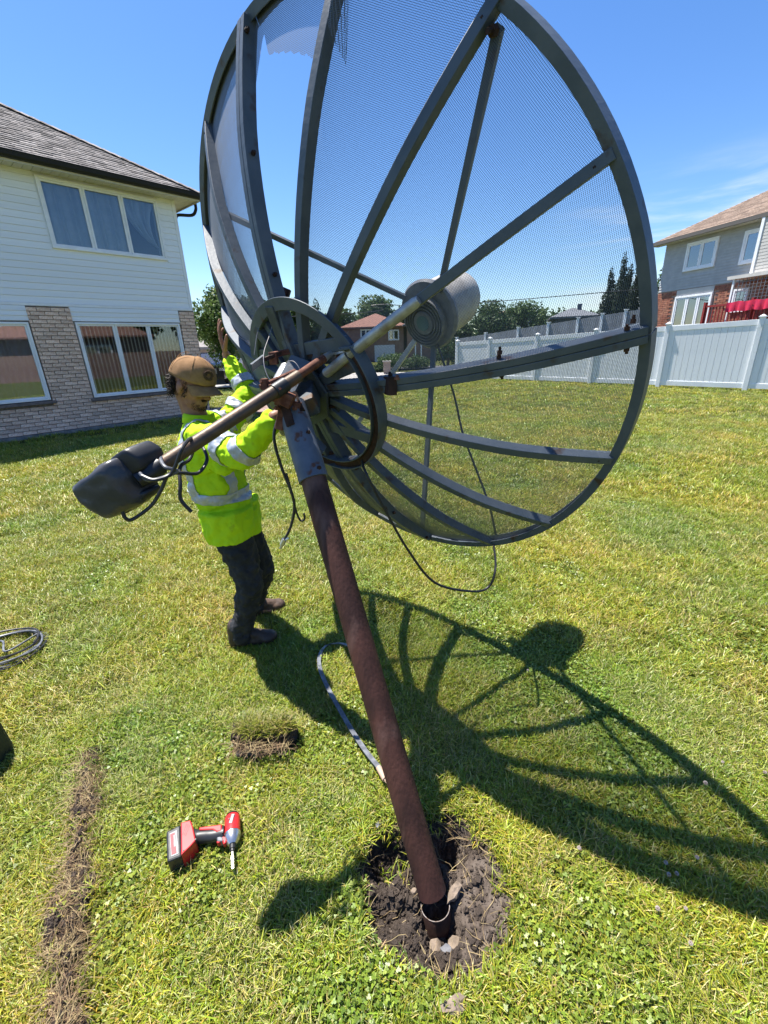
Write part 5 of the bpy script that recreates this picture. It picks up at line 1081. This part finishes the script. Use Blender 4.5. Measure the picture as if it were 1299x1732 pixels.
br = MB().add(vs, fs).build('cap_brim', 'cap', CAP, smooth='all'); br.location = (0, 0, 0); so = br.modifiers.new('stiff', 'SOLIDIFY'); so.thickness = .004; so.offset = 0
def on_cap(a, t, o=.004):
    f = math.cos(a); return hp(-.008, .036)+hF*((.112+o)*f*math.cos(t)**.72)+hS*((.090+o)*math.sin(a)*math.cos(t)**.72)+hU*((.100+o)*math.sin(t))
w = MB()
for q in range(5):
    pts_ = [on_cap(.22+.28*math.cos(k*.55+q*1.3)*(.5+.12*q), .48+.24*math.sin(k*.55+q*1.3)*(.5+.1*q)) for k in range(9)]; w.tube(pts_, .0028, 5)
w.build('cap_emblem', 'capdark', CAP); MB().ell(hp(-.008, .133), (.006, .006, .003)).build('cap_button', 'cap', CAP)
for a in (.0, 1.05, 2.1, 3.14, 4.2, 5.24): MB().tube([on_cap(a, t*.15, .0012) for t in range(1, 10)], .0012, 4).build('cap_seam', 'capdark' if False else 'cap', CAP)
# jacket: torso and sleeves, one skin
def jacket_fill(mb):
    mb.ell((-.868, 2.14, 1.13), (.132, .185, .185), None, 18, 12); mb.ell((-.845, 2.14, .99), (.130, .175, .20), None, 18, 12)
    for x, z_, r, ry in ((-.838, .94, .128, .172), (-.822, .86, .132, .178), (-.806, .78, .138, .186), (-.800, .735, .138, .190)): mb.lathe((x, 2.14, z_-.045), (0, 0, 1), [(0, .001), (0, r), (.09, r), (.09, .001)], 26)
    mb.lathe((-.800, 2.20, .70), (0, 0, 1), [(0, .001), (0, .128), (.16, .13), (.16, .001)], 26); mb.lathe((-.800, 2.08, .70), (0, 0, 1), [(0, .001), (0, .128), (.16, .13), (.16, .001)], 26)
    mb.ell((-.885, 2.142, 1.275), (.072, .085, .045)); mb.cap(Vector((-.88, 2.07, 1.25)), sR+Vector((-.01, .01, 0)), .062, .074); mb.cap(Vector((-.88, 2.21, 1.25)), sL, .062, .074)
    mb.cap(sR, eR, .074, .064); mb.cap(eR, eR.lerp(wR, .88), .064, .048); mb.cap(sL, eL, .072, .062); mb.cap(eL, eL.lerp(wL, .88), .060, .046)
    mb.cap(Vector((-.79, 2.02, 1.18)), Vector((-.74, 1.99, 1.10)), .07, .05)
jk = organic('jacket', jacket_fill, .0065, 'jacket', PW, 5, .034, .07)
dm2 = jk.modifiers.new('fine_folds', 'DISPLACE'); t2 = bpy.data.textures.new('fine', 'CLOUDS'); t2.noise_scale = .028; t2.noise_depth = 1; dm2.texture = t2; dm2.strength = .009; dm2.texture_coords = 'GLOBAL'
w = MB(); w.lathe((-.882, 2.143, 1.285), (.12, -.03, 1), [(0, .072), (.0, .078), (.045, .070), (.045, .064)], 28, closed=True); w.build('collar', 'jacket', jk, smooth='all')
bpy.context.view_layer.update(); dg = bpy.context.evaluated_depsgraph_get(); ev = jk.evaluated_get(dg); src = bpy.data.meshes.new_from_object(ev)
JO = Vector(jk.location)+Vector(PW.location)
def strip(planes, name='reflective_stripe', sel=None, off=.003):
    """a band cut from the jacket's own surface between planes, lifted off the cloth"""
    bm = bmesh.new(); bm.from_mesh(src)
    if sel:
        d = [v for v in bm.verts if not sel(v.co)]; bmesh.ops.delete(bm, geom=d, context='VERTS')
    for co, no in planes: bmesh.ops.bisect_plane(bm, geom=bm.verts[:]+bm.edges[:]+bm.faces[:], plane_co=co, plane_no=no, clear_outer=True)
    bm.normal_update(); 
    for v in bm.verts: v.co += v.normal*off
    me = bpy.data.meshes.new(name); bm.to_mesh(me); bm.free()
    if len(me.polygons) == 0: return None
    me.shade_smooth(); me.materials.clear(); me.materials.append(M['reflect']); o = bpy.data.objects.new(name, me); COL.objects.link(o); o.parent = jk; s = o.modifiers.new('tape', 'SOLIDIFY'); s.thickness = .003; s.offset = 1; return o
def segd(p, a, b):
    ab = b-a; t = max(0, min(1, (p-a).dot(ab)/ab.dot(ab))); return (p-a-ab*t).length
arm = lambda p: min(segd(p, sR, eR), segd(p, eR, wR), segd(p, sL, eL), segd(p, eL, wL))
torso = lambda p: (arm(p) > .085 and p.z < 1.30) or p.z < .98
def band(c, no, hw, sel): c = Vector(c); no = Vector(no).normalized(); return strip([(c+no*hw, no), (c-no*hw, -no)], sel=sel)
band((-.83, 2.14, .935), (.12, 0, 1), .026, lambda p: p.z < 1.02 and arm(p) > .07)
band((-.875, 2.005, 1.1), (-.3, 1, 0), .024, lambda p: p.z > .95 and arm(p) > .079 and p.y < 2.14)
band((-.875, 2.275, 1.1), (-.3, -1, 0), .024, lambda p: p.z > .95 and arm(p) > .072 and p.y > 2.14)
for a_, b_, ts in ((sR, eR, (.62,)), (eR, wR, (.18,)), (sL, eL, (.45,)), (eL, wL, (.30,))):
    for t in ts: d_ = (b_-a_); band(a_+d_*t, d_, .024, (lambda p, a_=a_, b_=b_: segd(p, a_, b_) < .092))
# trousers
def tr_fill(mb):
    mb.ell((-.80, 2.145, .79), (.115, .155, .12)); mb.cap(hipR, kR, .100, .070); mb.cap(kR, aR+Vector((.004, 0, .03)), .070, .056); mb.cap(hipL, kL, .098, .070); mb.cap(kL, aL+Vector((.004, 0, .04)), .070, .056)
    mb.cap(aR+Vector((0, 0, .06)), aR+Vector((.0, 0, -.005)), .060, .062); mb.cap(aL+Vector((0, 0, .06)), aL+Vector((0, 0, .005)), .060, .060)
trs = organic('trousers', tr_fill, .0065, 'trouser', PW, 4, .034, .045)
# boots
def boot(heel, toe, m, label):
    heel = Vector(heel); toe = Vector(toe); d = (toe-heel).normalized(); L_ = (toe-heel).length; s = Vector((-d.y, d.x, 0))
    def f(mb):
        mb.cap(heel+d*.045+Vector((0, 0, .05)), heel+d*.055+Vector((0, 0, .14)), .043, .047); mb.cap(heel+d*.05+Vector((0, 0, .045)), heel+d*(L_-.05)+Vector((0, 0, .038)), .042, .040); mb.cap(heel+d*.09+Vector((0, 0, .09)), heel+d*(L_-.08)+Vector((0, 0, .052)), .036, .036)
        mb.ell(heel+d*(L_-.06)+Vector((0, 0, .045)), (.058, .050, .034), Matrix.Rotation(math.atan2(d.y, d.x), 3, 'Z'))
    b = organic('boot', f, .0045, m, PW, 3, .004, .03); b['label'] = label
    out = []
    for k in range(24):
        t = 2*PI*k/24; x = math.cos(t); y = math.sin(t); w_ = .047 if x > 0 else .040; out.append(((heel+d*(L_/2)+d*x*(L_/2+.006)*(abs(x)**.0) + s*y*w_*(.75+.25*abs(y))).x, (heel+d*(L_/2)+d*x*(L_/2+.006)+s*y*w_*(1.05 if abs(x) < .8 else .95)).y))
    MB().prism(out, -.002, .022).build('sole', 'rubber', b, bevel=.004)
    for k in range(5): p = heel+d*(.10+.020*k)+Vector((0, 0, .128-.013*k)); MB().tube([p-s*.024, p+Vector((0, 0, .006)), p+s*.024+d*.01], .0022, 5).build('lace', 'straw' if m == 'bootbrown' else 'rootlet', b)
    return b
boot((-.915, 2.065, .012), (-.640, 2.110, .012), 'bootdark', 'dark brown boot with pale laces, nearer foot')
boot((-.910, 2.345, .012), (-.665, 2.455, .012), 'bootbrown', 'muddy light brown boot, farther foot')
# ================================================================ cordless driver lying on the grass
DR = thing('cordless_drill', 'red and black cordless impact driver lying on its side in the grass', 'drill', (-.63, 1.0, .03))
battery = [(-.777, 1.0), (-.737, 1.022), (-.691, .921), (-.731, .905)]; foot = [(-.738, 1.026), (-.707, 1.034), (-.690, 1.012), (-.662, .966), (-.672, .948), (-.692, .921)]
bt = MB().prism(battery, .022, .088).build('battery', 'black', DR, bevel=.006)
def prism_on(poly, z0, z1, name, m, parent=DR, bevel=.004): return MB().prism(poly, z0, z1).build(name, m, parent, bevel=bevel)
prism_on([(-.762, .992), (-.741, 1.003), (-.703, .928), (-.724, .919)], .0881, .0895, 'battery_frame', 'label', bt, .0008)
prism_on([(-.757, .988), (-.745, .994), (-.711, .930), (-.724, .924)], .0896, .0905, 'battery_label', 'labelred', bt, .0004)
prism_on([(-.745, .985), (-.740, .987), (-.722, .950), (-.727, .948)], .0906, .0910, 'label_stripe', 'label', bt, .0001)
prism_on(foot, .024, .092, 'foot', 'red')
MB().tube(spline([(-.70, .995, .058), (-.66, .999, .058), (-.62, .999, .060), (-.585, 1.004, .060)], 5), [.024]*3+[.021]*10+[.023]*3, 14).build('handle', 'black', DR, smooth=True)
prism_on([(-.672, 1.014), (-.630, 1.018), (-.596, 1.022), (-.588, .998), (-.605, .996), (-.622, 1.004), (-.668, 1.004)], .070, .0835, 'handle_inlay', 'red')
prism_on([(-.604, .998), (-.597, .980), (-.600, .970), (-.590, .966), (-.585, .972), (-.578, .972), (-.574, .962), (-.566, .966), (-.566, .996)], .052, .072, 'trigger_guard', 'red')
prism_on([(-.603, .985), (-.594, .990), (-.580, .984), (-.577, .972), (-.596, .970)], .048, .074, 'trigger', 'cable_grey')
hx = Vector((.30, -.95, 0)).normalized(); h0 = Vector((-.577, 1.066, .060))
MB().lathe(h0, hx, [(0, .001), (0, .016), (.006, .023), (.012, .026), (.066, .027), (.068, .001)], 22).build('motor_housing', 'red', DR, smooth=True)
MB().lathe(h0+hx*.0, hx, [(-.003, .001), (-.003, .0185), (.004, .0235)], 22).build('rear_cap', 'black', DR, smooth=True)
MB().bx(-.571, -.560, 1.020, 1.052, .084, .0885).build('white_badge', 'label', DR, bevel=.001)
MB().lathe(h0+hx*.068, hx, [(0, .001), (0, .0275), (.012, .026), (.030, .018), (.036, .013), (.036, .001)], 22).build('nose', 'silver', DR, smooth=True)
MB().lathe(h0+hx*.104, hx, [(0, .001), (0, .010), (.014, .010), (.015, .0075), (.022, .007), (.022, .001)], 16).build('chuck', 'black', DR, smooth=True)
for k in range(3): MB().bx(-.716+k*.006, -.7135+k*.006, .985-k*.002, 1.020-k*.002, .0915, .0925).build('vent_slot', 'black', DR)
for (x_, y_) in ((-.664, .968), (-.583, .992), (-.575, 1.036), (-.690, .935)): MB().cyl((x_, y_, .070), (x_, y_, .0935 if x_ < -.6 else .088), .0028, 8).build('screw', 'black', DR)
MB().tube([h0+hx*.125, h0+hx*.140, h0+hx*.141, h0+hx*.176+Vector((0, 0, -.006))], [.0038, .0038, .0062, .0058], 6).build('driver_bit', 'silver', DR)
# ================================================================ the hole, soil, turf and small stuff
def lump(name, c, r, m, seed, parent=None, sub=3, amp=.25, sq=(1, 1, 1)):
    bm = bmesh.new(); bmesh.ops.create_icosphere(bm, subdivisions=sub, radius=1)
    for v in bm.verts:
        n = noise.noise(v.co*1.6+Vector((seed, 0, 0)))*amp+noise.noise(v.co*4+Vector((0, seed, 0)))*amp*.5; v.co = Vector((v.co.x*sq[0], v.co.y*sq[1], v.co.z*sq[2]))*(1+n)*r
    me = bpy.data.meshes.new(name); bm.to_mesh(me); bm.free(); 
    o = bpy.data.objects.new(name, me); COL.objects.link(o); o.location = c; me.materials.append(M[m]); 
    if parent: o.parent = parent; 
    return o
soilc = bpy.data.collections.new('soil_shapes')
for k in range(6):
    o = lump('crumb', (0, 0, 0), 1, 'soil', k*3.1, sub=2, amp=.7, sq=(1, .85, .7)); COL.objects.unlink(o); soilc.objects.link(o)
def crumbs(name, label, x, y, r, zoff=0.):
    me = bpy.data.meshes.new(name); n = len(x); z = height(x, y)+r*.2+zoff; me.vertices.add(n); me.vertices.foreach_set('co', np.stack([x, y, z], 1).ravel())
    attr(me, 'idx', 'INT', rng.integers(0, 6, n).astype(np.int32)); attr(me, 'scl', 'FLOAT_VECTOR', np.stack([r, r, r*rng.uniform(.6, 1, n)], 1), 'vector'); attr(me, 'rot', 'FLOAT_VECTOR', rng.uniform(0, 6.28, (n, 3)), 'vector')
    o = bpy.data.objects.new(name, me); COL.objects.link(o); m = o.modifiers.new('scatter', 'NODES'); m.node_group = instancer(name, soilc); tag(o, label, 'soil'); o['kind'] = 'stuff'; return o
def scatter_mask(n, box, which, thr=.35):
    x = rng.uniform(box[0], box[1], n); y = rng.uniform(box[2], box[3], n); mk_ = masks(x, y)[which]; k = mk_ > thr; return x[k], y[k]
x, y = scatter_mask(15000, (-.16, .40, .62, 1.16), 0, .30); r = .0016+.0105*rng.power(.35, len(x)); r *= np.where(rng.uniform(0, 1, len(x)) < .12, 1.5, .8); kk = (x < .17) | (y > .97) | (rng.uniform(0, 1, len(x)) < .22); x, y, r = x[kk], y[kk], r[kk]; crumbs('soil_crumbs', 'dark crumbly soil heaped in and around the mast hole', x, y, r)
x, y = scatter_mask(30000, (-1.4, -.65, .3, 1.45), 1, .3); r = .0015+.008*rng.power(.35, len(x)); crumbs('soil_crumbs', 'dark crumbly soil along the dug turf strip at the left', x, y, r)
# roots and dead grass lying over the upturned turf
def strands(name, label, m, pts_fn, n, ln, r, lift, parent=None, flat=.25):
    w = MB()
    for k in range(n):
        x, y, z0 = pts_fn(); a = random.uniform(0, 2*PI); d = Vector((math.cos(a), math.sin(a), random.uniform(0, flat))); q = [Vector((x, y, z0))]; L_ = ln*random.uniform(.4, 1.4)
        for j in range(4): d = (d+Vector((random.uniform(-.5, .5), random.uniform(-.5, .5), random.uniform(-.45, .35)))).normalized(); q.append(q[-1]+d*L_/4)
        for i_ in range(len(q)): q[i_].z = max(q[i_].z, z0-.004)
        w.tube(q, [r, r, r*.9, r*.7, r*.3], 3, cap=False)
    o = w.build(name, m, parent, kind='stuff'); 
    if not parent: tag(o, label, 'grass')
    return o
random.seed(21)
def tr_pt():
    while True:
        k = random.random()*(len(TR)-1); i = int(k); p = TR[i]*(1-(k-i))+TR[i+1]*(k-i); x, y = p[0]+random.gauss(0, .032), p[1]+random.gauss(0, .02)
        return x, y, float(height(np.array([x]), np.array([y]))[0])+.004
TP = [tr_pt() for _ in range(400)]
strands('dead_grass', 'tangled straw coloured dead grass over the dug turf strip', 'straw', lambda: random.choice(TP), 1700, .075, .0010, .01)
strands('root_mat', 'fine brown roots matted on the dug turf strip', 'rootlet', lambda: random.choice(TP), 1500, .05, .0008, .01)
def hole_pt():
    while True:
        x, y = random.uniform(-.16, .38), random.uniform(.60, 1.14); m_ = float(masks(np.array([x]), np.array([y]))[0][0])
        if .15 < m_ < .97 or random.random() < .12: return x, y, float(height(np.array([x]), np.array([y]))[0])+.004
strands('dead_grass', 'pale dead grass stems fallen round the mast hole', 'straw', hole_pt, 330, .08, .0010, .01)
# sod clump
SD = thing('sod_clump', 'upturned clump of sod with shade-darkened soil under pale roots, left of the mast', 'sod', (-.545, 1.42, 0), world_coords=False)
bmx = bmesh.new(); bmesh.ops.create_cube(bmx, size=1); bmesh.ops.subdivide_edges(bmx, edges=bmx.edges[:], cuts=22, use_grid_fill=True)
for v in bmx.verts:
    p = v.co; e = (abs(p.x)*2)**4+(abs(p.y)*2)**4; k = 1-.16*min(e, 2); v.co = Vector((p.x*.27*k, p.y*.15*k-.035*(p.z+.5), p.z*.12)); v.co += Vector((noise.noise(p*5), noise.noise(p*5+Vector((9, 0, 0))), noise.noise(p*4+Vector((0, 7, 0)))))*.040
me = bpy.data.meshes.new('soil_block'); bmx.to_mesh(me); bmx.free(); me.materials.append(M['soil_shade']); s1 = bpy.data.objects.new('soil_block', me); COL.objects.link(s1); s1.parent = SD; s1.location = (0, .01, .045); dmod = s1.modifiers.new('crumbly', 'DISPLACE'); tt = bpy.data.textures.new('crumbly', 'CLOUDS'); tt.noise_scale = .016; tt.noise_depth = 3; dmod.texture = tt; dmod.strength = .028
s2 = lump('soil_block', (-.06, -.055, .02), .06, 'soil', 9.2, SD, 4, .5, (1.1, .7, .8)); dmod = s2.modifiers.new('crumbly', 'DISPLACE'); dmod.texture = tt; dmod.strength = .022
def sod_pt():
    a = random.uniform(0, 2*PI); q = math.sqrt(random.random()); x, y = q*.125*math.cos(a), q*.055*math.sin(a)+.012; return x*1.05, y*1.15-.015, .085+.028*math.sqrt(max(0, 1-q*q))
w = strands('root_fringe', '', 'rootlet', lambda: (random.uniform(-.12, .12), random.uniform(-.115, -.075), random.uniform(.06, .10)), 130, .05, .0010, .0, SD)
w = strands('root_fringe', '', 'straw', lambda: (random.uniform(-.12, .12), random.uniform(-.115, -.08), random.uniform(.07, .105)), 120, .05, .0011, .0, SD)
def tuft_mesh(name, pts_fn, n, parent, hmul=1.):
    mb = MB(); cols = []
    for k in range(n):
        x, y, z = pts_fn(); o0 = len(mb.v); c = random.choice(GREEN+STRAW[:2]); blade(mb, cols, x, y, random.uniform(.03, .06)*hmul, random.uniform(.0022, .004), random.uniform(.2, 1.2), random.uniform(0, 6.28), c)
        for i in range(o0, len(mb.v)): v = mb.v[i]; mb.v[i] = (v[0], v[1], v[2]+z)
    me = bpy.data.meshes.new(name); me.from_pydata(mb.v, [], mb.f); me.update(); ca = me.attributes.new('tint', 'FLOAT_COLOR', 'FACE')
    for j, c in enumerate(cols): ca.data[j].color = (*c, 1)
    o = bpy.data.objects.new(name, me); COL.objects.link(o); o.parent = parent; me.materials.append(grass_m); o['kind'] = 'stuff'; return o
tuft_mesh('turf_top', sod_pt, 2300, SD, .8)
# cut stub of the mast, still in the ground
ST = thing('pipe_stub', 'dark cut pipe stub with a bright torn rim in the bottom of the hole', 'pipe', (.125, .80, 0))
sd_ = Vector((-.08, .14, 1)).normalized(); sp = Vector((.124, .800, -.13)); w = MB(); w.lathe(sp, sd_, [(0, .0445), (.115, .0445), (.118, .043), (.115, .041), (0, .041)], 30); w.build('stub_wall', 'rustdark', ST, smooth=True)
w = MB(); w.lathe(sp+sd_*.116, sd_, [(0, .0448), (.0022, .0448), (.0022, .0428), (0, .0428)], 30, closed=True); w.build('cut_rim', 'cutsteel', ST, smooth=True)
# stones and chips
random.seed(33)
for i, (px_, py_, r, m, sq, lb, nm) in enumerate(((768, 1512, .034, 'stone', (.5, 1.2, .5), 'upright tan stone flake just right of the mast foot', 'stone'), (770, 1588, .026, 'stone', (1, 1.25, .35), 'flat yellowish stone chip below the cut stub', 'stone'), (738, 1585, .020, 'stone', (1, 1.2, .4), 'small pinkish stone chip left of the flat yellowish one', 'stone'), (757, 1607, .022, 'stonegrey', (1, .9, .6), 'grey angular stone at the lower lip of the hole', 'stone'), (640, 1402, .012, 'stonegrey', (1, 1, .8), 'small grey pebble on the upper left rim of the hole', 'pebble'), (700, 1506, .011, 'stone', (1, 1, .7), 'small tan pebble just left of the mast foot', 'pebble'), (768, 1708, .024, 'stone', (.8, 1.5, .35), 'tan bark-like chip in the grass below the hole', 'chip'), (675, 1460, .012, 'stone', (1, .8, .6), 'small tan pebble in the soil left of the mast', 'pebble'))):
    g_ = gp(px_, py_, -.02 if i < 4 else .0); zz = float(height(np.array([g_.x]), np.array([g_.y]))[0]); o = lump(nm, (g_.x, g_.y, zz+r*.35+(.015 if i == 6 else .006)), r*.9, m, i*2.7, None, 2, .45, sq); o.rotation_euler = (random.uniform(-.4, .4), random.uniform(-.4, .4), random.uniform(0, 3)); tag(o, lb, 'stone' if nm != 'chip' else 'chip')
# white clover flowers out on the right
random.seed(41); fl = None
spots = [(1193, 1325), (1162, 1525), (1170, 1590), (1128, 1475), (1125, 1450), (1290, 1300), (1183, 1450), (1108, 1532), (1150, 1475), (1225, 1285), (895, 1130), (982, 1430)]
for i, (px_, py_) in enumerate(spots):
    g_ = gp(px_, py_, .05)
    if fl is None:
        fl = thing('clover_flower', 'white clover flower head standing in the lawn on the right', 'flower', (g_.x, g_.y, 0), group='white clover flowers in the lawn', world_coords=False)
        w = MB()
        for k in range(46):
            z_ = 1-2*(k+.5)/46; q = math.sqrt(1-z_*z_); a = k*2.4; d = Vector((q*math.cos(a), q*math.sin(a), z_*.9+.15)); w.cap(Vector((0, 0, .052))+d*.002, Vector((0, 0, .052))+d*.0065, .0007, .0013, 5, 1)
        w.build('flower_head', 'petal', fl); MB().tube([(0, 0, 0), (.004, 0, .03), (0, 0, .052)], .0012, 5).build('stem', 'leaf3', fl)
    else:
        c_ = fl.copy(); COL.objects.link(c_); c_.location = (g_.x, g_.y, random.uniform(-.012, .006)); c_.scale = [random.uniform(.65, .95)]*3; c_.rotation_euler = (random.uniform(-.2, .2), random.uniform(-.2, .2), random.uniform(0, 6)); 
        for ch in list(fl.children): d_ = ch.copy(); COL.objects.link(d_); d_.parent = c_
for o in list(bpy.data.objects):
    if '_wc' in o.keys(): del o['_wc']
